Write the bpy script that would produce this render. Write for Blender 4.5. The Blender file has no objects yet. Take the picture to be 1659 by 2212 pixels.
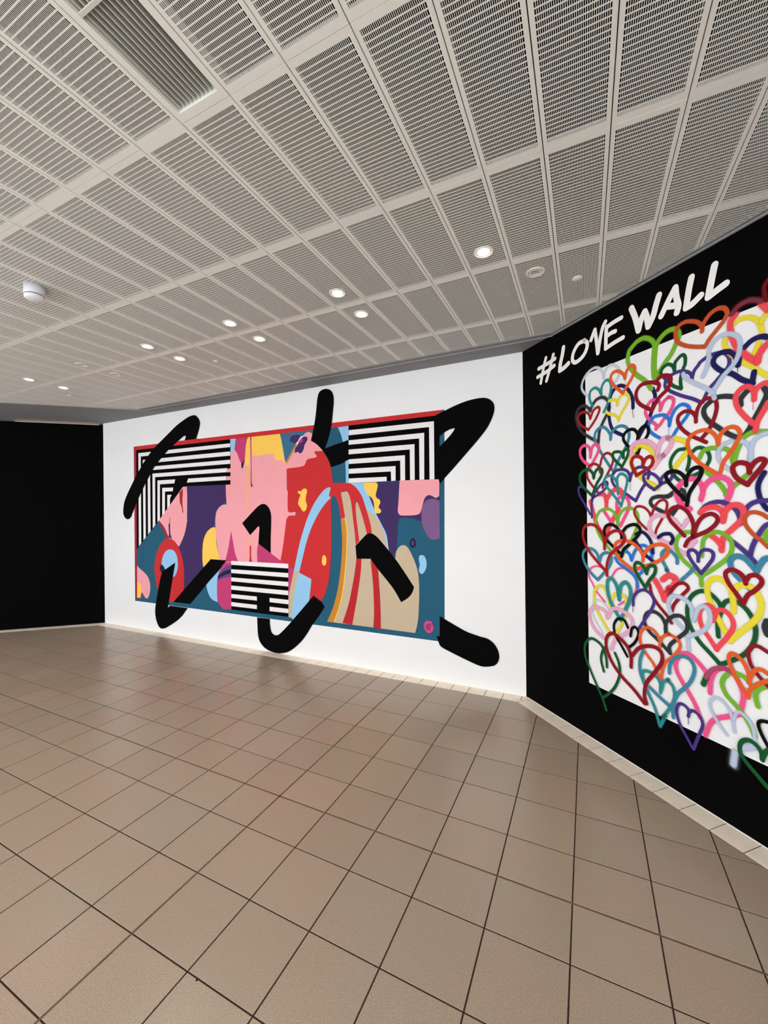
import bpy, bmesh, math, random
from mathutils import Matrix, Vector
from mathutils.geometry import tessellate_polygon
random.seed(7)
SC = bpy.context.scene
COL = SC.collection

# ------------------------------------------------------------------ camera
CAM_F = 899.118
CAM_R = (0.8986902, 0.438451, -0.010796)
CAM_U = (0.010448, 0.0032064, 0.9999403)
CAM_W = (-0.4384595, 0.8987494, 0.0016993)
CAM_Z = 1.59495

cd = bpy.data.cameras.new('camera'); cam = bpy.data.objects.new('camera', cd); COL.objects.link(cam)
cd.sensor_fit = 'HORIZONTAL'; cd.sensor_width = 36.0; cd.lens = CAM_F / 1659 * 36.0; cd.clip_start = 0.02
cam.matrix_world = Matrix(((CAM_R[0], CAM_U[0], -CAM_W[0], 0), (CAM_R[1], CAM_U[1], -CAM_W[1], 0), (CAM_R[2], CAM_U[2], -CAM_W[2], CAM_Z), (0, 0, 0, 1)))
SC.camera = cam

# ------------------------------------------------------------------ light of the open concourse behind the camera, exposure
w = bpy.data.worlds.new('world'); SC.world = w; w.use_nodes = True
w.node_tree.nodes['Background'].inputs[0].default_value = (0.955, 0.99, 1.04, 1)
w.node_tree.nodes['Background'].inputs[1].default_value = 2.65
SC.view_settings.view_transform = 'Standard'; SC.view_settings.look = 'None'
SC.view_settings.exposure = 0.0; SC.view_settings.gamma = 1.0; SC.view_settings.use_curve_mapping = False
SC.cycles.transparent_max_bounces = 48
SC.cycles.max_bounces = 8
LAMP_POWER = 8.0

# ------------------------------------------------------------------ helpers
def lin(c):
    def g(v):
        v /= 255.0
        return v / 12.92 if v <= 0.04045 else ((v + 0.055) / 1.055) ** 2.4
    return (g(c[0]), g(c[1]), g(c[2]), 1)

def mat(name, rgb, rough=0.6, spec=0.5, noise=0.0, nscale=40.0, bump=0.0, bscale=300.0, metal=0.0):
    m = bpy.data.materials.new(name); m.use_nodes = True
    nt = m.node_tree; b = nt.nodes['Principled BSDF']
    b.inputs['Base Color'].default_value = lin(rgb); b.inputs['Roughness'].default_value = rough
    b.inputs['Specular IOR Level'].default_value = spec; b.inputs['Metallic'].default_value = metal
    tc = nt.nodes.new('ShaderNodeNewGeometry')
    if noise:
        n = nt.nodes.new('ShaderNodeTexNoise'); n.inputs['Scale'].default_value = nscale; n.inputs['Detail'].default_value = 4
        nt.links.new(tc.outputs['Position'], n.inputs['Vector'])
        mr = nt.nodes.new('ShaderNodeMapRange'); mr.inputs[1].default_value = 0.3; mr.inputs[2].default_value = 0.7
        mr.inputs[3].default_value = 1 - noise; mr.inputs[4].default_value = 1 + noise
        nt.links.new(n.outputs['Fac'], mr.inputs[0])
        mx = nt.nodes.new('ShaderNodeVectorMath'); mx.operation = 'SCALE'
        mx.inputs[0].default_value = lin(rgb)[:3]
        nt.links.new(mr.outputs[0], mx.inputs['Scale']); nt.links.new(mx.outputs[0], b.inputs['Base Color'])
    if bump:
        n2 = nt.nodes.new('ShaderNodeTexNoise'); n2.inputs['Scale'].default_value = bscale; n2.inputs['Detail'].default_value = 3
        nt.links.new(tc.outputs['Position'], n2.inputs['Vector'])
        bp = nt.nodes.new('ShaderNodeBump'); bp.inputs['Strength'].default_value = bump; bp.inputs['Distance'].default_value = 0.002
        nt.links.new(n2.outputs['Fac'], bp.inputs['Height']); nt.links.new(bp.outputs[0], b.inputs['Normal'])
    return m

def emit(name, rgb, strength):
    m = bpy.data.materials.new(name); m.use_nodes = True; nt = m.node_tree; nt.nodes.clear()
    o = nt.nodes.new('ShaderNodeOutputMaterial'); e = nt.nodes.new('ShaderNodeEmission')
    e.inputs[0].default_value = rgb; e.inputs[1].default_value = strength; nt.links.new(e.outputs[0], o.inputs[0])
    return m

def spread(soft):
    """how much wider than the stroke its overspray reaches"""
    return 1.12 + 1.25 * min(soft, 1.2)

def spray(name, rgb, soft):
    """spray paint: opaque in the middle of the stroke, speckled and thinning out at its edge (u runs 0..1 across)"""
    m = bpy.data.materials.new(name); m.use_nodes = True; nt = m.node_tree; L = nt.links.new
    b = nt.nodes['Principled BSDF']; b.inputs['Base Color'].default_value = lin(rgb); b.inputs['Roughness'].default_value = 0.7
    b.inputs['Specular IOR Level'].default_value = 0.12
    def node(op, a, b=None, c=None):
        n = nt.nodes.new('ShaderNodeMath'); n.operation = op
        for k, q in enumerate((a, b, c)):
            if q is None: continue
            if isinstance(q, (int, float)): n.inputs[k].default_value = q
            else: L(q, n.inputs[k])
        return n.outputs[0]
    uv = nt.nodes.new('ShaderNodeUVMap'); sep = nt.nodes.new('ShaderNodeSeparateXYZ'); L(uv.outputs[0], sep.inputs[0])
    g = nt.nodes.new('ShaderNodeNewGeometry')
    n = nt.nodes.new('ShaderNodeTexNoise'); n.inputs['Scale'].default_value = 240; n.inputs['Detail'].default_value = 3
    L(g.outputs['Position'], n.inputs['Vector'])
    sf = min(soft, 1.2); K = spread(soft)
    u = node('MULTIPLY_ADD', node('SUBTRACT', n.outputs['Fac'], 0.5), 0.30 * sf + 0.03, sep.outputs['X'])
    mr = nt.nodes.new('ShaderNodeMapRange'); mr.interpolation_type = 'SMOOTHSTEP'
    mr.inputs[1].default_value = (1 - 0.10 - 0.38 * sf) / K; mr.inputs[2].default_value = (1 + 0.04 + 0.42 * sf) / K
    mr.inputs[3].default_value = 1.0; mr.inputs[4].default_value = 0.0
    L(u, mr.inputs[0])
    halo = node('MULTIPLY', node('POWER', node('MAXIMUM', node('SUBTRACT', 0.98, u), 0.0), 2.0), 0.24 * min(sf, 1))
    L(node('MINIMUM', node('MAXIMUM', mr.outputs[0], halo), 1.0), b.inputs['Alpha'])
    return m

def link(name, me, m=None, parent=None):
    o = bpy.data.objects.new(name, me); COL.objects.link(o)
    if me and m:
        if not me.materials: me.materials.append(m)
    if parent: o.parent = parent
    return o

def mesh(name, v, f, m=None, parent=None, smooth=False):
    me = bpy.data.meshes.new(name); me.from_pydata([tuple(a) for a in v], [], f); me.update()
    if smooth:
        for q in me.polygons: q.use_smooth = True
    return link(name, me, m, parent)

class MB:
    def __init__(s): s.v = []; s.f = []
    def box(s, x0, x1, y0, y1, z0, z1):
        s.prism([(x0, y0), (x1, y0), (x1, y1), (x0, y1)], z0, z1)
    def prism(s, poly, z0, z1, cap0=True, cap1=True):
        n = len(poly); b = len(s.v)
        s.v += [(x, y, z0) for x, y in poly] + [(x, y, z1) for x, y in poly]
        if cap0: s.f.append(tuple(b + i for i in reversed(range(n))))
        if cap1: s.f.append(tuple(b + n + i for i in range(n)))
        for i in range(n):
            j = (i + 1) % n; s.f.append((b + i, b + j, b + n + j, b + n + i))
    def lathe(s, prof, c=(0, 0, 0), n=32):
        b = len(s.v)
        for r, z in prof:
            for i in range(n):
                t = 2 * math.pi * i / n; s.v.append((c[0] + r * math.cos(t), c[1] + r * math.sin(t), c[2] + z))
        for k in range(len(prof) - 1):
            for i in range(n):
                j = (i + 1) % n; s.f.append((b + k * n + i, b + k * n + j, b + (k + 1) * n + j, b + (k + 1) * n + i))
    def build(s, name, m, parent=None, smooth=False):
        return mesh(name, s.v, s.f, m, parent, smooth)

def tag(o, label=None, cat=None, group=None, kind=None):
    if label: o['label'] = label
    if cat: o['category'] = cat
    if group: o['group'] = group
    if kind: o['kind'] = kind
    return o

def empty(name, loc=(0, 0, 0), rz=0.0):
    o = bpy.data.objects.new(name, None); COL.objects.link(o); o.location = loc; o.rotation_euler = (0, 0, rz); o.empty_display_size = 0.05
    return o

def clip(poly, lines):
    """convex clip: keep the side where (p - a) . n >= 0"""
    for (ax, ay), (nx, ny) in lines:
        out = []
        for i in range(len(poly)):
            p, q = poly[i], poly[(i + 1) % len(poly)]
            dp = (p[0] - ax) * nx + (p[1] - ay) * ny; dq = (q[0] - ax) * nx + (q[1] - ay) * ny
            if dp >= 0: out.append(p)
            if dp * dq < 0:
                t = dp / (dp - dq); out.append((p[0] + (q[0] - p[0]) * t, p[1] + (q[1] - p[1]) * t))
        poly = out
        if len(poly) < 3: return []
    return poly

def area(poly):
    return 0.5 * abs(sum(poly[i][0] * poly[(i + 1) % len(poly)][1] - poly[(i + 1) % len(poly)][0] * poly[i][1] for i in range(len(poly))))

def seen(x, y, z):
    d = (x, y, z - CAM_Z)
    dz = sum(a * b for a, b in zip(d, CAM_W))
    if dz < 0.05: return None
    return (829.5 + CAM_F * sum(a * b for a, b in zip(d, CAM_R)) / dz, 1106 - CAM_F * sum(a * b for a, b in zip(d, CAM_U)) / dz)

def in_view(poly, z, mg=60):
    q = [seen(x, y, z) for x, y in poly]; q = [a for a in q if a]
    if not q: return False, 0
    xs = [a[0] for a in q]; ys = [a[1] for a in q]
    ok = max(xs) > -mg and min(xs) < 1659 + mg and max(ys) > -mg and min(ys) < 2212 + mg
    return ok, (max(xs) - min(xs)) * (max(ys) - min(ys))

# ------------------------------------------------------------------ measures of the room (metres)
YW = 3.7492                       # plane of the white back wall
XL, XR = -6.4776, -0.4857         # its two corners
ZC = 2.9687                       # ceiling height
AR, AL = math.radians(-44.6), math.radians(-137.5)
DR_, NR_ = (math.cos(AR), math.sin(AR)), (math.sin(AR), -math.cos(AR))     # right wall: direction, normal into the room
DL_, NL_ = (math.cos(AL), math.sin(AL)), (-math.sin(AL), math.cos(AL))     # left wall
def along(c, d, t, n, o): return (c[0] + d[0] * t + n[0] * o, c[1] + d[1] * t + n[1] * o)
CR_, CL_ = (XR, YW), (XL, YW)

M_white = mat('white_wall_paint', (240, 240, 239), 0.62, 0.35, 0.012, 3.0, 0.12, 220)
M_black = mat('black_wall_paint', (6, 5, 5), 0.85, 0.04, 0.06, 5.0, 0.12, 220)
M_metal = mat('cream_ceiling_metal', (229, 226, 216), 0.5, 0.4, 0.015, 30)
M_void = mat('dark_ceiling_void', (12, 11, 11), 0.95, 0.05)
M_soffit = mat('grey_soffit_paint', (128, 127, 128), 0.7, 0.3, 0.03, 6)
M_trim = mat('grey_edge_trim', (158, 157, 154), 0.5, 0.4)
M_grout = mat('dark_grout', (56, 42, 34), 0.85, 0.2, 0.2, 60)
M_joint = mat('brown_expansion_joint', (104, 82, 60), 0.7, 0.2, 0.2, 25)
M_border = mat('cream_border_tile', (252, 238, 217), 0.45, 0.4, 0.04, 14, 0.05, 200)
M_ring = mat('white_lamp_ring', (222, 216, 206), 0.4, 0.5)
M_cap = mat('white_plastic', (226, 228, 232), 0.4, 0.5)
M_dark = mat('dark_grey_plastic', (60, 58, 56), 0.5, 0.4)
M_baffle = mat('grey_lamp_baffle', (150, 143, 132), 0.4, 0.5)
M_slat = mat('grey_louvre', (204, 203, 192), 0.5, 0.4)

# ------------------------------------------------------------------ walls
wb = MB(); wb.prism([(XL, YW), (XR, YW), (XR, YW + 0.16), (XL, YW + 0.16)][::-1], 0, ZC)
wall_back = tag(wb.build('wall_back', M_white), kind='structure')
wr = MB(); wr.prism([CR_, along(CR_, DR_, 6.2, NR_, 0), along(CR_, DR_, 6.2, NR_, -0.16), along(CR_, DR_, 0, NR_, -0.16)], 0, ZC)
wall_right = tag(wr.build('wall_right', M_black), kind='structure')
wl = MB(); wl.prism([CL_, along(CL_, DL_, 5.2, NL_, 0), along(CL_, DL_, 5.2, NL_, -0.16), along(CL_, DL_, 0, NL_, -0.16)][::-1], 0, ZC - 0.022)
wall_left = tag(wl.build('wall_left', M_black), kind='structure')

# ------------------------------------------------------------------ floor: tiles one by one on a bed of grout
def tile_material():
    m = bpy.data.materials.new('beige_speckled_tile'); m.use_nodes = True; nt = m.node_tree; L = nt.links.new
    b = nt.nodes['Principled BSDF']; b.inputs['Specular IOR Level'].default_value = 0.5
    g = nt.nodes.new('ShaderNodeNewGeometry'); oi = nt.nodes.new('ShaderNodeObjectInfo')
    n1 = nt.nodes.new('ShaderNodeTexNoise'); n1.inputs['Scale'].default_value = 330; n1.inputs['Detail'].default_value = 3; L(g.outputs['Position'], n1.inputs['Vector'])
    n2 = nt.nodes.new('ShaderNodeTexNoise'); n2.inputs['Scale'].default_value = 2.2; n2.inputs['Detail'].default_value = 2; L(g.outputs['Position'], n2.inputs['Vector'])
    r1 = nt.nodes.new('ShaderNodeValToRGB'); L(n1.outputs['Fac'], r1.inputs[0])
    r1.color_ramp.elements[0].position = 0.32; r1.color_ramp.elements[0].color = lin((148, 131, 113))
    r1.color_ramp.elements[1].position = 0.68; r1.color_ramp.elements[1].color = lin((188, 170, 150))
    mx = nt.nodes.new('ShaderNodeMix'); mx.data_type = 'RGBA'; mx.blend_type = 'MULTIPLY'; mx.inputs[0].default_value = 1.0
    r2 = nt.nodes.new('ShaderNodeValToRGB'); L(n2.outputs['Fac'], r2.inputs[0])
    r2.color_ramp.elements[0].position = 0.35; r2.color_ramp.elements[0].color = (1.0, 0.925, 0.90, 1)
    r2.color_ramp.elements[1].position = 0.65; r2.color_ramp.elements[1].color = (0.95, 0.97, 0.93, 1)
    L(r1.outputs[0], mx.inputs[6]); L(r2.outputs[0], mx.inputs[7])
    hv = nt.nodes.new('ShaderNodeHueSaturation'); mr = nt.nodes.new('ShaderNodeMapRange'); L(oi.outputs['Random'], mr.inputs[0])
    mr.inputs[3].default_value = 0.95; mr.inputs[4].default_value = 1.05; L(mr.outputs[0], hv.inputs['Value']); L(mx.outputs[2], hv.inputs['Color'])
    L(hv.outputs[0], b.inputs['Base Color'])
    b.inputs['Roughness'].default_value = 0.27
    n3 = nt.nodes.new('ShaderNodeTexNoise'); n3.inputs['Scale'].default_value = 120; n3.inputs['Detail'].default_value = 2; L(g.outputs['Position'], n3.inputs['Vector'])
    bp = nt.nodes.new('ShaderNodeBump'); bp.inputs['Strength'].default_value = 0.10; bp.inputs['Distance'].default_value = 0.002
    L(n3.outputs['Fac'], bp.inputs['Height']); L(bp.outputs[0], b.inputs['Normal'])
    return m
M_tile = tile_material()

YF = -1.45                        # unseen floor edge, cut short so world light from below reaches the ceiling
BW = 0.132                        # width of the cream border along the walls
fl = MB()
outline = [CL_, along(CL_, DL_, 5.2, NL_, 0), (-10.31, YF), (4.9, YF), (4.9, -0.61), along(CR_, DR_, 6.2, NR_, 0), CR_]
fl.prism(outline, -0.12, -0.0016)
floor = tag(fl.build('floor', M_grout), kind='structure')
G = 0.0028                        # half a grout joint
xs = [-1.5782]
xs_r = [-1.2714 + k * 0.3003 for k in range(0, 22)]; xs_l = [-1.8385 - k * 0.3005 for k in range(0, 29)]
xs = sorted(xs + xs_r + xs_l)
ys = sorted([1.8514] + [2.1078 + k * 0.29965 for k in range(0, 5)] + [3.6172] + [1.5969 - k * 0.298 for k in range(0, 26) if 1.5969 - k * 0.298 > YF])
inner = [(along(CR_, DR_, 0, NR_, BW + 0.002), NR_), (along(CL_, DL_, 0, NL_, BW + 0.002), NL_), ((0, YW - BW - 0.002), (0, -1))]
tiles = []
for i in range(len(xs) - 1):
    for j in range(len(ys) - 1):
        x0, x1, y0, y1 = xs[i], xs[i + 1], ys[j], ys[j + 1]
        gx0 = 0.0045 if abs(x0 + 1.5782) < 1e-4 else G; gx1 = 0.0045 if abs(x1 + 1.5782) < 1e-4 else G
        gy0 = 0.0045 if abs(y0 - 1.8514) < 1e-4 else G; gy1 = 0.0045 if abs(y1 - 1.8514) < 1e-4 else G
        poly = clip([(x0 + gx0, y0 + gy0), (x1 - gx1, y0 + gy0), (x1 - gx1, y1 - gy1), (x0 + gx0, y1 - gy1)], inner)
        if len(poly) < 3 or area(poly) < 2e-4: continue
        ok, size = in_view(poly, 0)
        tiles.append((size if ok else -1, poly))
tiles.sort(key=lambda t: -t[0])
def add_tile(mb, poly, z=0.0, ch=0.0005):
    cx = sum(p[0] for p in poly) / len(poly); cy = sum(p[1] for p in poly) / len(poly)
    def inset(p, d):
        L = math.hypot(p[0] - cx, p[1] - cy); k = max(0.0, 1 - d * 1.4 / max(L, 1e-6)); return (cx + (p[0] - cx) * k, cy + (p[1] - cy) * k)
    n = len(poly); b = len(mb.v); top = [inset(p, ch) for p in poly]
    mb.v += [(x, y, z) for x, y in top] + [(x, y, z - ch) for x, y in poly] + [(x, y, z - 0.008) for x, y in poly]
    mb.f.append(tuple(b + i for i in range(n)))
    for k in (0, 1):
        for i in range(n):
            j = (i + 1) % n; mb.f.append((b + k * n + j, b + k * n + i, b + (k + 1) * n + i, b + (k + 1) * n + j))
cache = {}
rest = MB()
for k, (size, poly) in enumerate(tiles):
    if k < 300 and size >= 0:
        ox, oy = poly[0]; key = tuple((round(p[0] - ox, 4), round(p[1] - oy, 4)) for p in poly)
        if key not in cache:
            mb = MB(); add_tile(mb, list(key)); me = bpy.data.meshes.new('tile'); me.from_pydata(mb.v, [], mb.f); me.materials.append(M_tile); cache[key] = me
        o = link('tile', cache[key], None, floor); o.location = (ox, oy, random.uniform(-0.0004, 0.0))
    else: add_tile(rest, poly)
if rest.v: tag(rest.build('tile', M_tile, floor), kind='stuff')
# the two wide movement joints that cross in the middle of the floor
ej = MB(); ej.prism(clip([(-1.5782 - .0043, YF), (-1.5782 + .0043, YF), (-1.5782 + .0043, 3.76), (-1.5782 - .0043, 3.76)], inner), -0.003, -0.0010); ej.build('expansion_joint', M_joint, floor)
ej = MB(); ej.prism(clip([(-10, 1.8514 - .0043), (4.5, 1.8514 - .0043), (4.5, 1.8514 + .0043), (-10, 1.8514 + .0043)], inner), -0.003, -0.0010); ej.build('expansion_joint', M_joint, floor)

chip = MB(); chip.prism([(-1.2192 + 0.0045 * math.cos(t) * (1 + 0.3 * math.sin(3 * t)), 0.9955 + 0.004 * math.sin(t)) for t in [k * math.pi / 5 for k in range(10)]], -0.002, 0.0004)
tag(chip.build('tar_spot', M_grout, floor), 'dark blob beside a tile joint')

def border(c, d, n, t0, t1, joints, start, end):
    """row of half-size cream tiles between the wall and the floor tiles"""
    js = [t for t in joints if t0 < t < t1]; js = [t0] + js + [t1]
    for a, b in zip(js, js[1:]):
        poly = [along(c, d, a + 0.0024, n, 0.001), along(c, d, b - 0.0024, n, 0.001), along(c, d, b - 0.0024, n, BW - 0.0015), along(c, d, a + 0.0024, n, BW - 0.0015)]
        poly = clip(poly, [start, end])
        if len(poly) < 3 or area(poly) < 2e-5: continue
        cr = sum((poly[i][0] * poly[(i + 1) % len(poly)][1] - poly[(i + 1) % len(poly)][0] * poly[i][1]) for i in range(len(poly)))
        if cr < 0: poly = poly[::-1]
        mb = MB(); add_tile(mb, poly, 0.001); mb.build('border_tile', M_border, floor)
def mitre(c, d1, d2):
    """the two sides of the line that halves a corner"""
    bx, by = d1[0] + d2[0], d1[1] + d2[1]; L = math.hypot(bx, by); bx /= L; by /= L
    n = (-by, bx)
    if n[0] * d1[0] + n[1] * d1[1] < 0: n = (by, -bx)
    return n
nR = mitre(CR_, (-1, 0), DR_); nL = mitre(CL_, (1, 0), DL_)
e = 0.0012
backj = []
for i in range(len(xs) - 1): backj += [xs[i], (xs[i] + xs[i + 1]) / 2]
border((0, YW), (1, 0), (0, -1), XL, XR, backj, ((XR + nR[0] * e, YW + nR[1] * e), nR), ((XL + nL[0] * e, YW + nL[1] * e), nL))
mR = (-nR[0], -nR[1]); mL = (-nL[0], -nL[1])
border(CR_, DR_, NR_, 0, 6.2, [0.058 + 0.1497 * k for k in range(45)], ((XR + mR[0] * e, YW + mR[1] * e), mR), ((0, 20), (0, -1)))
border(CL_, DL_, NL_, 0, 5.2, [0.06 + 0.1497 * k for k in range(40)], ((XL + mL[0] * e, YW + mL[1] * e), mL), ((0, 20), (0, -1)))
sb = MB(); sb.prism([along(CR_, DR_, 0.02, NR_, 0.0), along(CR_, DR_, 6.0, NR_, 0.0), along(CR_, DR_, 6.0, NR_, 0.003), along(CR_, DR_, 0.02, NR_, 0.003)][::-1], 0.0, 0.004); sb.build('sealant_bead', M_white, floor)

# ------------------------------------------------------------------ ceiling: perforated metal panels under a dark void
CA = 0.0048                        # the panel grid is turned a touch against the wall
PW, PL = 0.22663, 0.68309          # panel width and length
PX0, PY0 = -0.80705, 0.33181       # grid origin
def c2(pt):  # room -> ceiling grid
    return (pt[0] * math.cos(CA) + pt[1] * math.sin(CA), -pt[0] * math.sin(CA) + pt[1] * math.cos(CA))
def r2(pt):
    return (pt[0] * math.cos(CA) - pt[1] * math.sin(CA), pt[0] * math.sin(CA) + pt[1] * math.cos(CA))
YB = -1.0                         # the panels end here, out of view, pulled in to admit the world light
cv = MB(); cv.box(-13.5, 7.0, YB, 4.6, ZC + 0.22, ZC + 0.3)
ceiling = tag(cv.build('ceiling', M_void), kind='structure')
GB = 0.305; GBI = 0.25; GL = 1.085; GR = 0.032
climits = [((0, YB), (0, 1)), (c2(along(CR_, DR_, 0, NR_, GR)), c2(NR_)), (c2(along(CL_, DL_, 0, NL_, GL)), c2(NL_)), (c2((0, YW - GB)), c2((0, -1)))]
def panel_bars(w, l):
    """frame and grille of one panel as plan rectangles with heights"""
    fr, gr = [], []
    g = 0.0018; gy = 0.0007; mx = 0.0165; my = 0.0268
    fr += [(g, mx, gy, l - gy), (w - mx, w - g, gy, l - gy), (mx, w - mx, gy, my), (mx, w - mx, l - my, l - gy)]
    n = 35; pitch = (w - 2 * mx) / n; slot = pitch * 0.66
    for i in range(1, n): gr.append((mx + i * pitch - (pitch - slot) / 2, mx + i * pitch + (pitch - slot) / 2, my, l - my, 0.0, 0.0010))
    k = 34; rp = (l - 2 * my) / k
    for j in range(1, k): gr.append((mx, w - mx, my + j * rp - 0.0018, my + j * rp + 0.0018, -0.0001, 0.0009))
    return fr, gr
FR, GRL = panel_bars(PW, PL)
def panel_meshes(poly=None):
    f_, g_ = MB(), MB()
    for (a, b, c, d) in FR:
        q = [(a, c), (b, c), (b, d), (a, d)]
        if poly: q = clip(q, poly)
        if len(q) >= 3: f_.prism(q, 0.0, 0.014)
    for (a, b, c, d, z0, z1) in GRL:
        q = [(a, c), (b, c), (b, d), (a, d)]
        if poly: q = clip(q, poly)
        if len(q) >= 3: g_.prism(q, z0, z1, True, False)
    return f_, g_
f_, g_ = panel_meshes()
ME_F = bpy.data.meshes.new('ceiling_panel'); ME_F.from_pydata(f_.v, [], f_.f); ME_F.materials.append(M_metal)
ME_G = bpy.data.meshes.new('grille'); ME_G.from_pydata(g_.v, [], g_.f); ME_G.materials.append(M_metal)
rear = MB()
VENT = (-2, 0)
for i in range(-54, 32):
    for j in range(-7, 6):
        x0, y0 = PX0 + i * PW, PY0 + j * PL
        cor = [(x0, y0), (x0 + PW, y0), (x0 + PW, y0 + PL), (x0, y0 + PL)]
        pc = clip(cor, climits)
        if len(pc) < 3 or area(pc) < 3e-4 or (i, j) == VENT: continue
        ok, size = in_view([r2(p) for p in pc], ZC, 130)
        if not ok:
            rear.prism(pc, ZC, ZC + 0.01); continue
        if abs(area(pc) - PW * PL) < 1e-6:
            o = link('ceiling_panel', ME_F, None, ceiling); q = link('grille', ME_G, None, o)
        else:
            loc = [((a[0] - x0, a[1] - y0), n) for a, n in climits]
            f_, g_ = panel_meshes(loc)
            if f_.v:
                o = f_.build('ceiling_panel', M_metal, ceiling)
                if g_.v: g_.build('grille', M_metal, o)
            elif g_.v: o = g_.build('ceiling_panel', M_metal, ceiling)
            else: continue
        o.location = (x0, y0, ZC + random.uniform(-0.0006, 0.0006))
tag(rear.build('ceiling_panel', M_metal, ceiling), kind='stuff')
ceiling.rotation_euler = (0, 0, CA)

# plaster soffits and metal edge trims where the panels stop short of the walls
def strip(name, poly, z0, z1, m):
    cr = sum((poly[i][0] * poly[(i + 1) % len(poly)][1] - poly[(i + 1) % len(poly)][0] * poly[i][1]) for i in range(len(poly)))
    if cr < 0: poly = poly[::-1]
    s = MB(); s.prism([c2(p) for p in poly], z0, z1); return s.build(name, m, ceiling)
big = [(-14, YB), (6.5, YB), (6.5, YW), (-14, YW)]
def line(c, d, n, o): return (along(c, d, 0, n, o), n)
def neg(l): return (l[0], (-l[1][0], -l[1][1]))
B = lambda o: line((0, YW), (1, 0), (0, -1), o)
Lw = lambda o: line(CL_, DL_, NL_, o)
Rw = lambda o: line(CR_, DR_, NR_, o)
strip('soffit', clip(big, [neg(B(GBI)), B(0.150), Rw(0.0), Lw(GL)]), ZC - 0.002, ZC + 0.03, M_soffit)
strip('soffit', clip(big, [neg(B(0.146)), B(0.0), Rw(0.0), Lw(GL)]), ZC - 0.001, ZC + 0.03, M_soffit)
strip('edge_trim', clip(big, [neg(B(GB)), B(GBI + 0.004), Rw(0.0), Lw(GL - 0.04)]), ZC - 0.008, ZC + 0.02, M_soffit)
strip('edge_trim', clip(big, [neg(B(GBI + 0.0035)), B(GBI - 0.001), Rw(0.0), Lw(GL - 0.04)]), ZC - 0.014, ZC + 0.02, M_trim)
strip('soffit', clip(big, [neg(Lw(GL - 0.03)), Lw(-0.35), B(0.0)]), ZC, ZC + 0.03, M_soffit)
strip('edge_trim', clip(big, [neg(Lw(GL)), Lw(GL - 0.03), B(GB - 0.03)]), ZC - 0.010, ZC + 0.02, M_trim)
strip('edge_trim', clip(big, [neg(Rw(GR)), Rw(0.014), B(GB)]), ZC - 0.006, ZC + 0.02, M_soffit)
strip('edge_trim', clip(big, [neg(Rw(0.0135)), Rw(0.0005), B(GBI)]), ZC - 0.012, ZC + 0.02, M_trim)

# thin warm light strip lying on top of the dark left wall, under the soffit
ls = MB(); ls.prism([along(CL_, DL_, 0.06, NL_, -0.035), along(CL_, DL_, 1.1, NL_, -0.035), along(CL_, DL_, 1.1, NL_, -0.020), along(CL_, DL_, 0.06, NL_, -0.020)][::-1], ZC - 0.0215, ZC - 0.017)
tag(ls.build('light_strip', emit('warm_strip_light', (1.0, 0.72, 0.58, 1), 3.5)), 'warm light strip glowing along the top edge of the dark left wall', 'light strip')

# ------------------------------------------------------------------ things in the ceiling
def at_ceiling(ci, cj):
    return r2((PX0 + ci * PW, PY0 + cj * PL))
def downlight(ci, cj, lit, tint, label, power=1.0, tilt=(0, 0)):
    x, y = at_ceiling(ci, cj)
    t = tag(empty('downlight', (x, y, ZC)), label, 'ceiling light', 'recessed downlights in the ceiling panels')
    r = MB(); r.lathe([(0.052, 0.001), (0.052, -0.003), (0.049, -0.005), (0.041, -0.005), (0.039, -0.002), (0.039, 0.004)]); r.build('trim_ring', M_ring, t, True)
    b = MB(); b.lathe(([(0.0385, 0.0012), (0.036, -0.002), (0.034, -0.003), (0.033, 0.002), (0.032, 0.012), (0.0, 0.012)] if lit else [(0.0355, 0.006), (0.0355, -0.002), (0.0335, -0.004), (0.0265, -0.004), (0.025, -0.002), (0.025, 0.006)])); b.build('gimbal_ring', M_ring if not lit else M_baffle, t, True)
    if lit:
        l = MB(); l.lathe([(0.033, -0.001), (0.024, -0.005), (0.0, -0.007)]); l.build('lens', emit('lamp_glow', tint, 34.0), t, True)
        sd = bpy.data.lights.new('spot', 'SPOT'); sd.energy = LAMP_POWER * power; sd.color = tint[:3]; sd.spot_size = math.radians(118); sd.spot_blend = 0.75; sd.shadow_soft_size = 0.035
        s = bpy.data.objects.new('spot', sd); COL.objects.link(s); s.parent = t; s.location = (0, 0, -0.03); s.rotation_euler = (tilt[0], tilt[1], 0)
    else:
        l = MB(); l.lathe([(0.0255, 0.0005), (0.0, 0.0005)]); l.build('lens', M_dark, t, True)
    return t
WARM, PALE = (1.0, 0.88, 0.74, 1), (1.0, 0.90, 0.88, 1)
downlight(1.5, 2.76, True, WARM, 'lit downlight nearest the black love wall, alone on the right')
downlight(-2.5, 2.76, True, WARM, 'lit warm downlight second from the right in the front row')
downlight(-2.5, 3.21, True, WARM, 'rightmost lit downlight of the row nearest the mural')
downlight(-6.5, 2.76, True, PALE, 'lit downlight third from the right in the front row, tilted ring')
downlight(-6.5, 3.20, True, WARM, 'second lit downlight from the right in the row nearest the mural')
downlight(-10.5, 2.76, True, PALE, 'lit downlight fourth from the right in the front row')
downlight(-10.5, 3.20, True, WARM, 'third lit downlight from the right in the row nearest the mural')
downlight(-18.5, 2.76, True, PALE, 'leftmost lit downlight of the front row, by the left soffit')
downlight(-18.5, 3.21, True, PALE, 'leftmost lit downlight of the row nearest the mural')
downlight(2.5, 3.23, False, PALE, 'unlit downlight right of the single warm lamp, near the love wall')
downlight(-14.5, 2.76, False, PALE, 'unlit downlight at far left in the front row of lamps')
downlight(-14.5, 3.21, False, PALE, 'unlit downlight at far left in the row nearest the mural')
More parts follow.
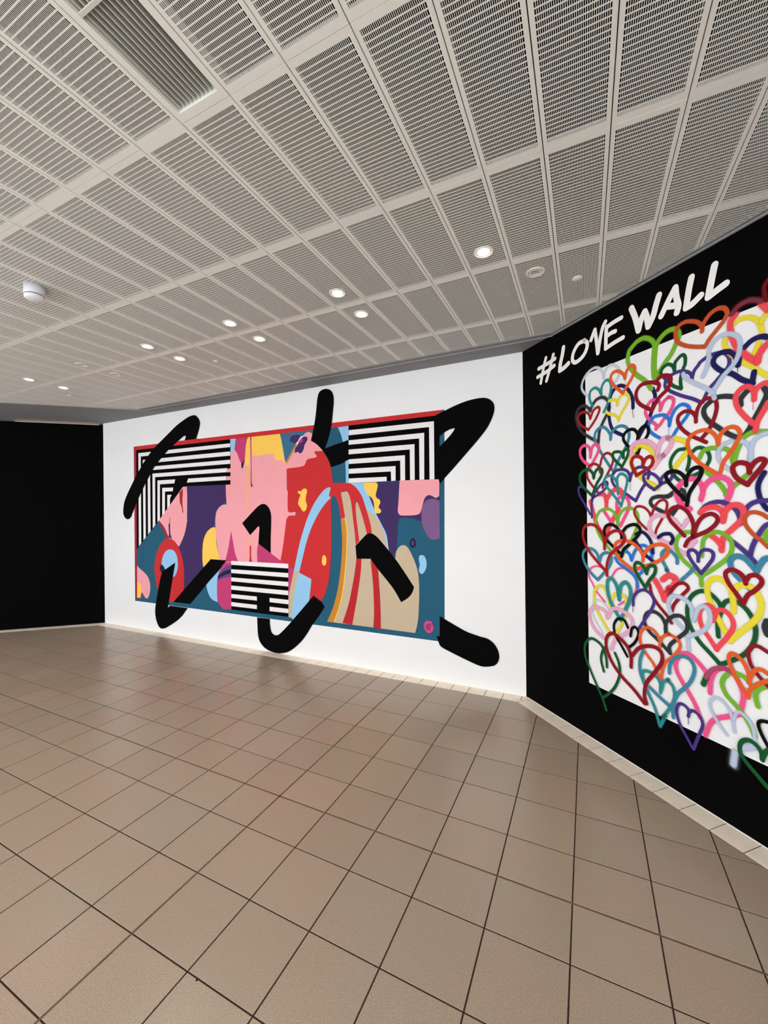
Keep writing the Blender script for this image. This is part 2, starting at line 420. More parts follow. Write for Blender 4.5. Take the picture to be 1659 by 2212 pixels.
for ci, cj, lb in ((3.45, 3.49, 'flat white sprinkler cover beside the black love wall'), (-9.48, 3.48, 'flat white sprinkler cover between the lit lamps near the mural'), (-19.65, 3.50, 'flat white sprinkler cover at far left by the left soffit')):
    x, y = at_ceiling(ci, cj); s = MB(); s.lathe([(0.0, 0.001), (0.028, 0.001), (0.029, -0.004), (0.026, -0.007), (0.0, -0.008)])
    o = s.build('sprinkler_cover', M_ring, None, True); o.location = (x, y, ZC); tag(o, lb, 'sprinkler', 'sprinkler covers in the ceiling')
x, y = at_ceiling(-9.42, 1.47)
dt = tag(empty('motion_sensor', (x, y, ZC)), 'white cylindrical sensor hanging under the ceiling panels at left', 'sensor')
s = MB(); s.lathe([(0.0, 0.0), (0.052, 0.0), (0.052, -0.052), (0.049, -0.056)]); s.build('body', M_cap, dt, True)
s = MB(); s.lathe([(0.049, -0.0565), (0.046, -0.059), (0.049, -0.0615)]); s.build('groove', M_dark, dt, True)
s = MB(); s.lathe([(0.050, -0.061), (0.050, -0.074), (0.040, -0.081), (0.0, -0.083)]); s.build('lower_cap', M_cap, dt, True)
x, y = r2((0.742, 0.752))
sp = tag(empty('sprinkler_nozzle', (x, y, ZC)), 'small hanging sprinkler head in the upper right ceiling panel', 'sprinkler')
s = MB(); s.lathe([(0.018, 0.0), (0.018, -0.004), (0.007, -0.006), (0.006, -0.022)]); s.build('stem', M_trim, sp, True)
s = MB(); s.lathe([(0.0, -0.022), (0.014, -0.023), (0.014, -0.025), (0.0, -0.026)]); s.build('deflector', M_trim, sp, True)
# air vent that takes the place of one panel
vx, vy = PX0 - 2 * PW, PY0
vp = r2((vx, vy))
av = tag(empty('air_vent', (vp[0], vp[1], ZC), CA), 'long recessed air vent with parallel grey louvres at upper left', 'air vent')
s = MB(); g = 0.0018; a = 0.024; bb = 0.030
for q in ((g, a, 0.001, PL - 0.001), (PW - a, PW - g, 0.001, PL - 0.001), (a, PW - a, 0.001, bb), (a, PW - a, PL - bb, PL - 0.001)): s.box(q[0], q[1], q[2], q[3], 0, 0.06)
s.build('frame', M_metal, av)
s = MB(); s.box(a, PW - a, bb, PL - bb, 0.052, 0.058); s.build('back_plate', M_dark, av)
NS = 10
for k in range(NS):
    cx = a + (k + 0.5) * (PW - 2 * a) / NS
    t = math.radians(13); hx, hz = -0.5 * 0.030 * math.sin(t), 0.030 * math.cos(t); th = 0.0016
    v = []
    for yy in (bb, PL - bb): v += [(cx - hx - th, yy, 0.008), (cx - hx + th, yy, 0.008), (cx + hx + th, yy, 0.008 + hz), (cx + hx - th, yy, 0.008 + hz)]
    mesh('slat', v, [(3, 2, 1, 0), (4, 5, 6, 7), (0, 1, 5, 4), (1, 2, 6, 5), (2, 3, 7, 6), (3, 0, 4, 7)], M_slat, av)
s = MB(); s.box(a - 0.004, PW - a + 0.004, PL * 0.5 - 0.005, PL * 0.5 + 0.005, 0.001, 0.007); s.build('cross_bar', M_slat, av)

# ------------------------------------------------------------------ paint on the walls
# outlines in millimetres on the wall: along the wall, height above the floor; * marks a sharp corner
MURAL = [
('teal_ground','teal',0.0,'-5762.7,2569.3* -1188.8,2554.2* -1211.5,377.2* -5765.3,386.3*'),
('red_edge','darkred',0.0,'-5762.3,2569.6* -5709.7,2516.6* -5720.7,427.3* -5764.9,386.3*'),
('red_edge','red',0.0,'-5762.5,2569.3* -1188.7,2554.2* -1288.0,2504.2* -5709.8,2516.8*'),
('black_field','black',0.0,'-5709.7,2516.8* -3902.8,2512.2* -3910.5,1960.3* -4678.9,1967.1* -4758.2,1950.6* -5236.9,1519.2* -5715.8,1116.7*'),
('stripe','white',0.0,'-5662.2,2469.8* -3910.6,2462.6* -3911.2,2417.7* -5610.4,2419.1* -5616.8,1206.4* -5671.2,1160.3*'),
('stripe','white',0.0,'-5566.3,2367.8* -3909.8,2363.5* -3910.6,2312.6* -5512.9,2316.9* -5517.4,1289.8* -5567.9,1246.9*'),
('stripe','white',0.0,'-5464.6,2265.2* -3911.2,2262.4* -3911.9,2212.9* -5412.0,2216.0* -5415.4,1375.1* -5468.2,1331.0*'),
('stripe','white',0.0,'-5363.3,2166.5* -3960.5,2163.1* -3974.6,2113.4* -5309.2,2115.6* -5315.0,1459.7* -5368.0,1415.0*'),
('stripe','white',0.0,'-5260.1,2067.6* -3979.3,2064.6* -3986.2,2015.9* -5211.5,2014.0* -5218.1,1541.8* -5268.3,1498.4*'),
('stripe','white',0.0,'-5164.3,1963.7* -4930.2,1960.5* -4941.8,1911.2* -5110.7,1912.2* -5114.9,1635.1* -5170.0,1584.9*'),
('stripe','white',0.0,'-5064.2,1865.7* -4964.4,1865.1* -4981.7,1813.4* -5011.5,1814.2* -5013.3,1726.3* -5066.7,1678.2*'),
('black_stroke','black',0.0,'-4884.2,2110.3* -4639.2,2098.5* -4682.4,2013.3* -4757.3,1954.2* -5010.4,1735.8* -5009.3,1810.4 -4980.9,1861.8 -4954.8,1913.1 -4944.2,1961.0 -4923.8,2012.2 -4904.4,2065.4'),
('purple_field','purple',0.0,'-4746.4,1968.5* -3909.9,1960.0* -3912.1,1798.9* -4160.4,1652.0* -4295.4,942.0* -4623.2,608.5* -4821.8,537.5* -4871.5,1199.1* -4696.5,1759.1*'),
('teal_field','teal',0.0,'-5237.2,1517.7* -5714.4,1118.1* -5721.1,684.6* -4974.4,730.2* -5039.2,1285.5* -5135.8,1424.7'),
('pink_drop','pink',0.0,'-4757.0,1961.5* -4682.9,1962.4* -4677.4,1831.4 -4682.1,1649.8 -4688.0,1531.5 -4727.2,1387.1 -4769.4,1298.2 -4847.9,1177.0* -4942.4,1254.5 -5039.1,1285.5* -5123.3,1424.8 -5237.0,1524.4*'),
('drip','salmon',9.7,'-4684.4,1531.5 -4723.7,1387.1 -4765.8,1298.2 -4841.8,1183.6'),
('drip','darkred',0.0,'-4822.0,1894.1* -4757.2,1939.6* -4760.4,1862.9 -4768.3,1760.6 -4751.1,1625.0* -4770.3,1625.2* -4782.1,1694.9 -4818.5,1769.0'),
('drip','violet',0.0,'-5021.4,1556.7* -5012.6,1556.7* -5011.8,1466.6 -5007.4,1351.7 -4975.7,1274.3* -5053.4,1297.6* -5038.0,1343.1 -5045.9,1474.7* -5026.3,1478.8*'),
('red_edge','darkred',0.0,'-5236.7,1520.2* -5135.4,1424.8 -5042.5,1285.5* -5100.4,1280.3* -5160.7,1399.7 -5249.7,1497.7*'),
('red_oval','red',0.0,'-5100.4,1272.1 -5014.4,1277.7 -4942.1,1250.4 -4859.4,1175.1 -4795.9,1063.8 -4757.0,920.4 -4753.1,784.0 -4767.4,606.1 -4857.3,502.4 -4972.2,434.4* -5063.7,426.6* -5224.0,506.5 -5297.9,643.4 -5334.0,792.5 -5334.5,927.0 -5298.0,1062.9 -5233.0,1173.7 -5163.1,1233.6'),
('blue_oval','lightblue',0.0,'-5016.5,1134.0 -4943.9,1119.8 -4890.8,1060.5 -4868.2,972.0 -4875.5,882.4 -4912.4,807.3 -4961.1,772.0 -5094.9,805.5 -5143.7,852.6* -5186.2,933.6 -5172.4,1017.3 -5127.9,1085.2 -5077.9,1119.9'),
('dark_blob','navy',0.0,'-5180.0,921.4 -5143.0,894.1 -5125.0,853.5 -5181.7,809.1* -5218.9,840.4 -5230.8,881.6 -5211.5,911.7'),
('pink_blob','pink',0.0,'-5711.7,888.7* -5674.3,860.2 -5528.8,781.9 -5464.1,717.4 -5432.8,634.5 -5440.9,532.2 -5481.2,452.7 -5520.8,441.0 -5560.0,463.5 -5605.8,511.4 -5679.6,514.6* -5717.5,511.8*'),
('yellow_blob','yellow',0.0,'-5715.2,654.8* -5670.7,644.7 -5630.9,612.8 -5618.3,562.1 -5626.1,492.7 -5647.0,435.1* -5718.6,433.7*'),
('purple_blob','mauve',0.0,'-5647.0,430.8* -5625.8,501.4 -5605.6,515.8 -5586.0,491.5 -5553.6,438.4*'),
('yellow_blob','yellow',0.0,'-4180.1,1438.3* -4244.5,1426.3 -4321.0,1375.4 -4377.0,1289.0 -4400.4,1194.9 -4407.5,1077.5 -4403.5,976.1 -4387.6,926.1* -4261.0,1020.9* -4090.8,1027.8* -4141.6,1163.3 -4161.1,1277.6 -4159.5,1392.4*'),
('blue_blob','lightblue',0.0,'-4084.0,922.9* -4346.3,711.2* -4322.8,633.4 -4279.5,557.5 -4225.0,522.4 -4154.5,504.8* -4136.0,510.2* -4147.6,607.0 -4145.4,763.5 -4122.6,850.8'),
('magenta_shape','magenta',0.0,'-4007.9,1038.7* -3903.2,1042.9* -3911.6,433.3* -4053.6,424.1* -4095.7,463.0 -4143.5,509.6 -4156.2,606.4 -4150.8,763.2 -4127.8,858.3 -4067.6,947.0'),
('purple_band','mauve',0.0,'-3904.0,981.6* -4003.8,953.9 -4089.7,891.5 -4139.0,826.4* -4147.5,759.5* -4069.6,799.3 -3906.0,835.9*'),
('dark_band','darkviolet',0.0,'-3904.7,925.6* -4015.0,899.3 -4128.0,838.8* -4147.0,790.8* -4026.4,844.5 -3905.3,879.7*'),
('pink_body','pink',0.0,'-3901.5,2487.9* -3042.4,2477.2* -2779.5,2494.0* -2784.3,2122.0* -3078.9,1043.6* -3992.4,1004.6* -4109.0,1034.7* -4134.3,1154.8 -4159.2,1310.7 -4171.1,1467.2 -4169.1,1552.5 -4148.9,1628.9 -4095.4,1689.3 -4032.4,1714.8 -3976.6,1716.0* -3987.0,1853.6 -3987.6,1959.2* -3908.8,1959.9*'),
('pink_patch','pink',0.0,'-3956.1,2153.7* -3902.9,2156.7* -3903.6,2109.6* -3973.1,2110.9*'),
('pink_patch','pink',0.0,'-3973.7,2060.5* -3904.2,2062.4* -3904.8,2014.5* -3982.6,2013.4*'),
('blue_blob','lightblue',0.0,'-3906.0,2514.5* -3817.2,2512.7* -3839.2,2374.5* -3903.2,2349.3*'),
('magenta_shape','magenta',0.0,'-3817.1,2512.7* -3628.1,2504.8* -3650.9,2393.2 -3670.7,2233.2 -3692.5,2208.9 -3717.0,2208.9 -3741.5,2223.0 -3770.5,2276.7 -3799.5,2338.0 -3839.1,2378.2*'),
('drip','darkviolet',0.0,'-3729.8,2207.5* -3680.3,2237.5* -3690.7,2190.3 -3703.0,2154.3 -3714.9,2146.1 -3727.6,2155.7'),
('yellow_strip','yellow',0.0,'-3586.3,2512.0* -3620.2,2507.8 -3640.1,2465.6 -3655.7,2393.6 -3670.5,2233.2 -3653.7,2180.8 -3605.4,2170.6* -3588.0,2388.3'),
('orange_strip','salmon',0.0,'-3653.6,2184.4* -3605.3,2174.2* -3611.2,1878.8 -3614.9,1605.0* -3640.1,1605.2* -3640.3,1733.3 -3646.0,2026.4'),
('orange_strip','salmon',0.0,'-3628.2,1319.3* -3608.4,1319.6* -3608.7,1230.0 -3623.6,1218.5 -3636.4,1225.6'),
('drip','darkred',0.0,'-3584.2,2511.8* -3569.9,2510.5* -3567.7,2241.1 -3569.3,1986.5 -3550.8,1934.9 -3560.6,1918.5 -3579.7,1925.0 -3583.2,2023.5 -3577.3,2241.7'),
('yellow_block','yellow',0.0,'-3566.9,2510.3* -3138.2,2506.9* -3104.4,2385.1 -3080.5,2195.2* -3046.0,2161.7* -3098.3,2182.4 -3115.6,2207.9 -3177.7,2207.1 -3226.6,2239.9 -3221.5,2287.5* -3358.3,2288.0 -3451.4,2280.3 -3555.5,2291.2*'),
('yellow_dash','salmon',0.0,'-3192.2,2125.0* -3099.0,2123.1* -3099.2,2105.7* -3192.4,2105.3*'),
('teal_shape','tealmid',0.0,'-3133.0,2507.3* -2658.6,2506.7* -2683.6,2453.4* -2783.0,2394.8* -2909.2,2371.4* -3040.7,2177.5* -3065.0,2189.5*'),
('orange_strip','ochre',0.0,'-2909.1,2378.2* -2888.1,2362.8* -3014.5,2189.7 -3040.9,2160.2 -3068.6,2179.3* -3051.0,2188.6*'),
('pink_head','pink',0.0,'-3040.8,2160.2* -2896.5,2363.4* -2866.2,2415.6 -2815.4,2451.9 -2781.7,2482.7 -2740.4,2489.0 -2699.6,2475.0 -2681.9,2456.6* -2708.8,2391.9* -2632.2,2348.6 -2549.4,2265.7* -2550.5,2176.4* -2955.5,2079.3* -3076.1,2134.5*'),
('purple_blob','violet',0.0,'-2994.0,2426.6 -2980.6,2460.0 -2933.3,2472.9 -2882.3,2471.6 -2840.4,2461.0 -2828.0,2446.2* -2883.2,2403.4 -2917.5,2378.9 -2960.0,2392.7 -2989.9,2409.0'),
('white_band','pale',0.0,'-2802.8,2456.2* -2848.9,2448.1 -2883.2,2403.4 -2919.2,2375.6* -2883.5,2374.7 -2849.2,2420.9 -2805.4,2444.2*'),
('purple_blob','violet',0.0,'-2815.4,2441.7 -2773.9,2441.4 -2751.0,2422.4 -2766.3,2386.6 -2791.6,2354.9 -2808.9,2302.0 -2842.8,2263.8 -2868.0,2269.0 -2888.9,2282.1* -2922.9,2276.4 -2931.3,2290.7 -2918.0,2330.9 -2883.6,2362.4 -2866.3,2401.9'),
('magenta_shape','magenta',0.0,'-2823.9,2425.5 -2815.9,2404.4 -2841.3,2379.3 -2862.2,2384.5 -2857.7,2408.0'),
('red_field','red',0.0,'-2553.1,2267.9* -2502.7,2193.0 -2464.6,2118.3 -2442.2,2038.3 -2428.3,1910.1* -2421.3,1852.0* -2451.8,1774.4* -2458.7,1656.6 -2452.6,1525.4 -2455.8,1263.4 -2470.0,1066.2 -2491.6,900.9 -2509.3,822.5 -2553.7,711.3 -2597.9,644.5* -2775.3,620.5* -2965.8,666.9* -3040.4,661.1* -3035.6,1026.6* -3147.2,1061.6* -3105.0,1248.0 -3067.0,1471.2 -3051.3,1540.7 -3017.9,1573.7* -2927.7,1575.9 -2910.4,1593.6 -2931.5,1611.6 -3008.7,1609.6 -3037.1,1630.7* -3037.5,1734.6 -3033.4,1845.4 -3046.1,1873.6 -3045.8,2028.7 -3044.1,2094.5 -3015.2,2106.7 -2912.2,2111.2 -2811.1,2122.3 -2783.3,2151.1 -2773.0,2177.5 -2743.9,2193.9 -2654.0,2203.3 -2633.7,2216.6 -2645.5,2236.1 -2664.6,2260.9 -2645.1,2272.8*'),
('yellow_blob','yellow',0.0,'-2835.4,1856.1 -2805.9,1872.0 -2777.0,1864.2 -2767.4,1836.9 -2782.2,1783.2 -2786.9,1736.0 -2770.9,1695.1 -2775.5,1654.6 -2796.6,1624.4 -2817.5,1617.9 -2838.3,1631.7 -2858.8,1662.6 -2883.7,1690.3 -2889.3,1717.8 -2874.3,1765.2 -2857.1,1798.9 -2869.5,1812.9 -2890.4,1827.2 -2890.2,1844.2 -2873.3,1847.1 -2848.1,1842.9'),
('yellow_blob','yellow',0.0,'-2551.4,1145.4 -2527.9,1123.1 -2522.2,1077.2 -2532.9,1043.7 -2552.8,1031.6 -2572.4,1045.2 -2580.0,1074.7 -2571.4,1128.1'),
('magenta_shape','magenta',0.0,'-3035.9,992.0* -2957.7,980.1* -3026.3,700.0* -3039.8,699.0*'),
('blue_stripe','lightblue',0.0,'-2479.2,1873.6 -2452.1,1856.3 -2441.0,1813.4 -2449.4,1767.8 -2500.6,1726.3 -2572.6,1651.7 -2646.0,1552.6 -2720.7,1425.2 -2780.2,1282.8 -2832.2,1118.6 -2884.8,942.6* -2958.6,955.8* -2907.5,1150.0 -2854.7,1322.0 -2785.7,1499.1 -2718.1,1633.6 -2635.4,1752.6 -2546.4,1843.0'),
('tan_strip','tan',0.0,'-2957.9,961.3* -2888.5,949.3* -2926.0,732.4 -2982.8,424.6* -3040.8,428.1* -3037.8,661.4* -2986.6,853.3'),
('blue_shape','lightblue',0.0,'-2888.6,940.0* -2721.0,875.6* -2735.9,758.5 -2756.2,631.4* -2976.7,406.4* -2999.9,429.1* -2974.2,603.8 -2924.7,826.0'),
('black_stroke','black',0.0,'-3402.1,1712.7 -3346.8,1698.8 -3301.6,1655.4 -3277.9,1584.2 -3276.6,1477.9 -3285.6,1324.9 -3288.2,1129.1* -3474.1,1240.7* -3462.9,1358.9 -3455.2,1432.6 -3471.2,1453.1* -3599.2,1345.9* -3724.6,1487.5* -3592.8,1593.8 -3477.4,1683.1'),
('magenta_shape','magenta',0.0,'-3473.9,1248.1* -3388.6,1198.9 -3286.1,1140.1 -3149.4,1063.7* -3037.7,1027.8* -3491.4,1022.5* -3494.2,1173.8'),
('magenta_shape','magenta',0.0,'-3904.7,1391.5* -3882.4,1284.7 -3843.4,1117.8 -3793.7,1020.9* -4011.6,1011.7* -3956.7,1175.6 -3923.5,1314.6'),
('drip','red',0.0,'-3600.7,1219.1 -3586.1,1208.3 -3587.6,1096.6 -3573.9,1026.4* -3621.1,1024.4* -3610.3,1095.8 -3608.7,1207.7'),
('blue_strip','lightblue',0.0,'-2359.0,2503.3* -2227.1,2505.6* -2228.9,2357.0* -2300.3,2343.8* -2322.0,2420.1'),
('blue_strip','lightblue',0.0,'-2272.7,2141.9* -2231.4,2158.5* -2234.6,1899.1* -2266.7,1900.3* -2268.1,2029.1'),
('purple_field','purple',0.0,'-2072.2,1899.1* -1925.2,1905.2* -1244.4,1899.1* -1245.2,1693.6* -1407.8,1522.0* -1456.7,1514.5 -1497.5,1533.7* -1614.4,1545.8 -1661.3,1534.3 -1679.1,1483.4 -1687.0,1326.5 -1699.3,1232.1 -1734.7,1160.1* -1799.8,1205.3* -1947.2,1587.7*'),
('blue_shape','lightblue',0.0,'-2242.9,1906.1* -2053.5,1904.9* -1919.9,1591.4* -1858.4,1483.0 -1802.1,1372.0 -1778.5,1217.9* -1878.7,1282.9* -2056.2,1686.5*'),
('tan_field','tan',0.0,'-2326.8,1813.1* -2243.9,1827.1* -2130.3,1745.4* -2012.5,1620.7* -1929.3,1563.4 -1876.1,1491.0 -1828.3,1395.5 -1803.0,1300.5 -1790.9,1205.6* -1721.9,1144.8* -1706.3,1145.4* -1696.9,1208.6 -1664.6,1256.5 -1626.0,1274.7 -1584.0,1262.5 -1542.8,1205.7 -1494.3,1099.7 -1466.8,993.8 -1458.9,833.6 -1469.7,603.1 -1484.9,501.9 -1506.3,428.9* -2519.0,433.3* -2405.2,679.9 -2337.2,978.8 -2318.8,1272.8 -2333.4,1524.0*'),
('yellow_blob','yellow',0.0,'-2056.2,1905.0* -1911.5,1904.6* -1893.9,1875.8 -1903.5,1828.1 -1917.6,1780.3 -1908.9,1747.9 -1873.3,1723.0 -1869.2,1690.9 -1887.6,1651.2 -1861.1,1622.8 -1864.1,1598.9 -1883.9,1588.7 -1928.9,1589.1* -1937.2,1652.0 -1941.2,1700.4 -1963.4,1745.3 -2008.7,1782.9 -2040.4,1832.7'),
('red_arch','red',0.0,'-2444.7,1914.3* -2291.2,1913.9 -2209.2,1903.0* -2147.7,1861.0 -2082.9,1776.9 -2046.8,1686.3 -2011.1,1580.1 -1980.3,1474.7 -1966.0,1377.8* -2022.8,1377.1* -2053.8,1490.8 -2094.3,1613.5 -2135.4,1708.5 -2152.1,1663.6 -2146.8,1556.5 -2129.5,1425.0 -2114.9,1306.2* -2157.0,1264.2* -2167.7,1391.7 -2185.2,1523.7 -2202.4,1672.7 -2225.2,1772.6 -2253.6,1819.1 -2287.4,1828.6 -2326.8,1808.9 -2317.7,1750.0 -2294.8,1624.1 -2282.2,1547.2* -2335.1,1534.0* -2353.4,1650.1 -2381.9,1743.2 -2416.3,1782.0 -2446.7,1757.4* -2481.7,1779.6*'),
('red_stripe','darkred2',0.0,'-2152.0,1128.5* -2090.8,1130.8* -2100.0,991.3 -2142.5,742.4 -2208.1,431.2* -2327.1,437.6* -2248.7,651.1 -2188.0,904.1 -2157.4,1070.6'),
('red_stripe','darkred2',0.0,'-1987.2,1126.7* -1899.6,1025.8* -1884.3,802.5 -1876.0,603.2 -1875.4,425.7* -1961.0,429.8* -1951.7,596.0 -1957.9,837.4 -1972.3,998.0'),
('orange_strip','ochre',0.0,'-2333.1,1532.4* -2278.3,1538.0* -2258.7,1399.0 -2266.1,1190.7 -2282.7,1023.4 -2320.0,770.6 -2366.4,599.0 -2433.0,437.3* -2518.8,434.3* -2435.8,609.7 -2368.2,851.1 -2332.5,1104.8 -2320.1,1314.6'),
('yellow_strip','yellow',10.1,'-2281.2,1536.4 -2260.6,1399.0 -2267.0,1190.7 -2285.9,998.3 -2319.0,770.6 -2366.3,599.0 -2429.9,441.0'),
('black_stroke','black',0.0,'-2159.8,1255.9* -2031.9,1372.9 -1995.0,1385.6 -1949.4,1378.0 -1878.0,1323.0 -1721.6,1152.8 -1637.1,1046.7 -1529.6,897.8 -1513.4,868.1 -1539.0,804.6 -1581.3,758.8 -1649.5,714.3* -1742.5,852.3 -1908.4,1033.4 -1984.4,1126.8* -2149.1,1122.0*'),
('mauve_oval','mauve2',0.0,'-1427.4,1552.6 -1418.3,1636.3 -1389.3,1696.6 -1349.0,1718.5 -1301.2,1721.1 -1244.9,1702.5* -1246.3,1379.7 -1262.3,1345.8 -1297.8,1332.4 -1345.3,1344.3 -1384.8,1393.0 -1416.3,1461.1'),
('pink_shape','pink',0.0,'-1652.3,1909.4* -1244.1,1904.3* -1247.5,1745.9* -1281.4,1730.4 -1316.7,1747.8 -1352.5,1757.9 -1388.9,1734.6 -1409.7,1681.9 -1426.6,1621.2 -1447.4,1583.2 -1496.9,1568.3 -1613.9,1565.3 -1656.3,1573.4 -1674.7,1608.8 -1667.7,1694.8'),
('dark_dot','navy',0.0,'-1520.1,1345.1 -1499.6,1330.1 -1489.3,1299.6 -1500.4,1264.8 -1523.7,1250.3 -1546.0,1263.6 -1552.3,1298.2 -1541.1,1329.3'),
('dark_dot','violetgrey',0.0,'-1517.8,1325.9 -1504.0,1303.1 -1510.1,1279.9 -1523.5,1271.9 -1534.9,1283.1 -1534.6,1310.2'),
('blue_blob','lightblue',0.0,'-1431.6,1184.9 -1403.4,1176.0 -1383.7,1135.0 -1381.9,1082.0 -1401.1,1027.9 -1429.7,1003.6 -1454.0,1017.5 -1460.2,1047.8 -1450.6,1094.1 -1459.1,1139.6 -1453.8,1174.2'),
('signature_dot','rose',0.0,'-1374.3,561.2 -1338.4,555.8 -1326.8,526.9 -1316.9,497.9 -1330.0,462.5 -1365.2,445.6 -1397.2,458.5 -1414.4,502.2 -1404.2,545.1'),
('signature','wine',7.5,'-1338.7,531.7 -1370.7,526.0 -1388.6,501.3 -1379.3,477.3 -1351.2,482.7'),
('signature','wine',6.7,'-1382.9,505.7 -1342.8,516.2'),
('signature','wine',6.7,'-1379.1,489.5 -1346.9,502.1'),
('black_field','black',0.0,'-2227.8,2508.5* -1291.2,2505.5* -1236.6,2505.0* -1243.6,1903.4* -1645.4,1909.6* -2235.2,1909.1*'),
('stripe','white',0.0,'-2226.0,2459.1* -1291.7,2454.3* -1293.1,1905.6* -1341.2,1905.9* -1340.5,2404.1* -2226.6,2406.7*'),
('stripe','white',0.0,'-2230.9,2353.6* -1390.7,2354.4* -1394.9,1907.3* -1443.1,1907.5* -1442.6,2305.2* -2231.4,2307.5*'),
('stripe','white',0.0,'-2232.0,2257.2* -1490.8,2254.1* -1492.8,1908.8* -1541.0,1908.9* -1540.6,2206.5* -2232.6,2207.9*'),
('stripe','white',0.0,'-2229.6,2155.3* -1592.1,2154.5* -1592.9,1909.3* -1643.2,1909.5* -1643.0,2105.8* -2230.2,2107.1*'),
('stripe','white',0.0,'-2230.8,2055.7* -1694.5,2054.5* -1695.1,1909.8* -1743.3,1908.9* -1745.4,2003.7* -2231.4,2005.4*'),
('stripe','white',0.0,'-2232.0,1956.2* -1793.6,1953.1* -1793.0,1909.0* -2232.6,1908.0*'),
('black_stroke','black',0.0,'-1286.0,2504.8* -1187.1,2540.7* -1071.2,2580.8 -958.4,2608.1 -848.7,2616.6 -786.2,2603.9 -742.4,2567.0 -728.0,2520.7 -739.3,2450.8 -789.0,2348.9 -870.9,2248.5 -982.3,2129.9 -1106.4,1999.4 -1194.3,1910.5 -1239.0,1860.7* -1250.4,1898.9* -1246.9,2201.0* -1190.4,2252.9 -1131.6,2308.5 -1092.7,2358.8 -1102.2,2368.1 -1150.4,2357.0 -1199.2,2333.5 -1245.7,2302.0*'),
('black_stroke','black',0.0,'-1255.3,617.3* -1102.1,544.8 -998.0,500.2 -886.1,472.9 -806.4,457.6 -748.0,415.3 -714.8,350.7 -712.5,291.9 -740.2,238.5 -799.3,212.7 -879.0,205.6 -1000.9,240.1 -1147.5,291.2 -1244.3,330.3 -1271.2,374.0* -1287.2,424.6* -1257.4,428.2*'),
('black_stroke','black',0.0,'-2706.8,2391.3* -2664.1,2544.8 -2638.2,2675.7 -2624.8,2780.8 -2611.7,2859.1 -2587.1,2908.9 -2539.1,2928.8 -2491.8,2927.5 -2445.3,2905.9 -2414.9,2859.2 -2406.4,2792.8 -2417.0,2689.7 -2434.1,2560.9 -2458.6,2465.1 -2491.0,2369.5 -2527.4,2290.1* -2398.5,2322.5 -2306.8,2340.9 -2227.8,2359.9* -2230.4,2155.1* -2324.7,2116.0 -2447.8,2087.5* -2478.0,2164.8 -2524.2,2233.8 -2571.0,2290.2 -2634.3,2348.4'),
('black_stroke','black',0.0,'-4528.9,2875.1 -4478.1,2851.6 -4438.1,2807.9 -4423.7,2756.6 -4445.0,2680.3 -4476.4,2611.9 -4497.5,2563.7* -4710.5,2567.7* -4688.8,2609.5 -4699.1,2626.4 -4741.6,2617.9 -4806.2,2583.3 -4931.9,2516.3* -5026.5,2466.4 -5168.5,2369.2 -5302.1,2267.5 -5403.1,2158.1 -5505.9,2039.3 -5606.7,1910.6 -5710.5,1768.3 -5793.2,1639.3 -5831.7,1576.1 -5882.6,1544.5 -5933.4,1546.3 -5990.4,1585.0 -6008.6,1657.5 -5980.9,1785.7 -5902.3,1911.7 -5761.3,2089.2 -5685.7,2180.2 -5605.0,2262.0 -5549.6,2321.0 -5494.9,2371.8 -5380.8,2468.0 -5228.4,2566.7 -5034.5,2677.8 -4868.2,2773.1 -4727.9,2831.9 -4622.2,2867.6'),
('red_edge','red',0.0,'-4838.7,2567.7* -4451.6,2566.9* -4452.2,2525.5* -4931.9,2516.3*'),
('black_stroke','black',0.0,'-4916.4,962.3* -5119.0,858.5* -5181.9,818.0 -5240.9,647.9 -5301.1,434.3 -5328.8,289.2 -5311.4,173.4 -5268.1,94.2 -5224.5,61.4 -5174.4,60.4 -5099.6,83.6 -4915.9,181.3 -4796.0,266.4 -4736.6,328.4 -4683.7,381.4* -5027.8,382.9* -5071.1,350.3* -5025.6,530.8 -4967.5,764.0'),
('black_stroke','black',0.0,'-4256.1,1034.6* -3985.7,1030.2* -4636.7,439.7* -4957.7,438.1*'),
('black_field','black',0.0,'-3904.3,1028.0* -3035.8,1030.3* -3039.2,431.2* -3912.5,434.1*'),
('stripe','white',0.0,'-3907.4,1027.8* -3034.0,1030.4* -3033.8,978.7* -3907.0,979.6*'),
('stripe','white',0.0,'-3908.7,926.0* -3035.3,925.6* -3035.1,876.0* -3908.3,880.0*'),
('stripe','white',0.0,'-3910.0,826.4* -3036.5,826.4* -3036.3,775.5* -3909.6,778.9*'),
('stripe','white',0.0,'-3911.3,726.7* -3037.8,727.2* -3037.6,676.3* -3911.0,677.0*'),
('stripe','white',0.0,'-3910.6,623.4* -3502.1,624.9* -3502.7,576.9* -3911.3,575.9*'),
('stripe','white',0.0,'-3309.3,624.1* -3036.4,623.3* -3037.0,573.7* -3309.9,575.4*'),
('stripe','white',0.0,'-3911.8,526.1* -3503.3,525.1* -3503.9,477.1* -3912.5,476.3*'),
('stripe','white',0.0,'-3310.5,522.4* -3037.6,522.0* -3038.2,473.8* -3311.2,471.5*'),
('black_stroke','black',0.0,'-3502.2,379.8* -3310.5,380.9* -3308.7,308.5 -3291.0,238.0 -3258.9,209.2 -3222.2,202.8 -3176.3,219.0 -3103.2,281.0 -2999.6,380.9* -2750.2,638.6* -2693.7,698.1* -2595.6,642.3* -2550.8,589.1* -2626.7,482.5 -2708.8,382.9 -2777.2,283.4 -2861.7,180.8 -2970.8,85.8 -3065.7,29.1 -3170.0,3.3 -3235.1,0.7 -3333.8,14.9 -3410.9,48.4 -3467.4,107.3 -3490.5,178.1 -3498.6,287.9'),
]
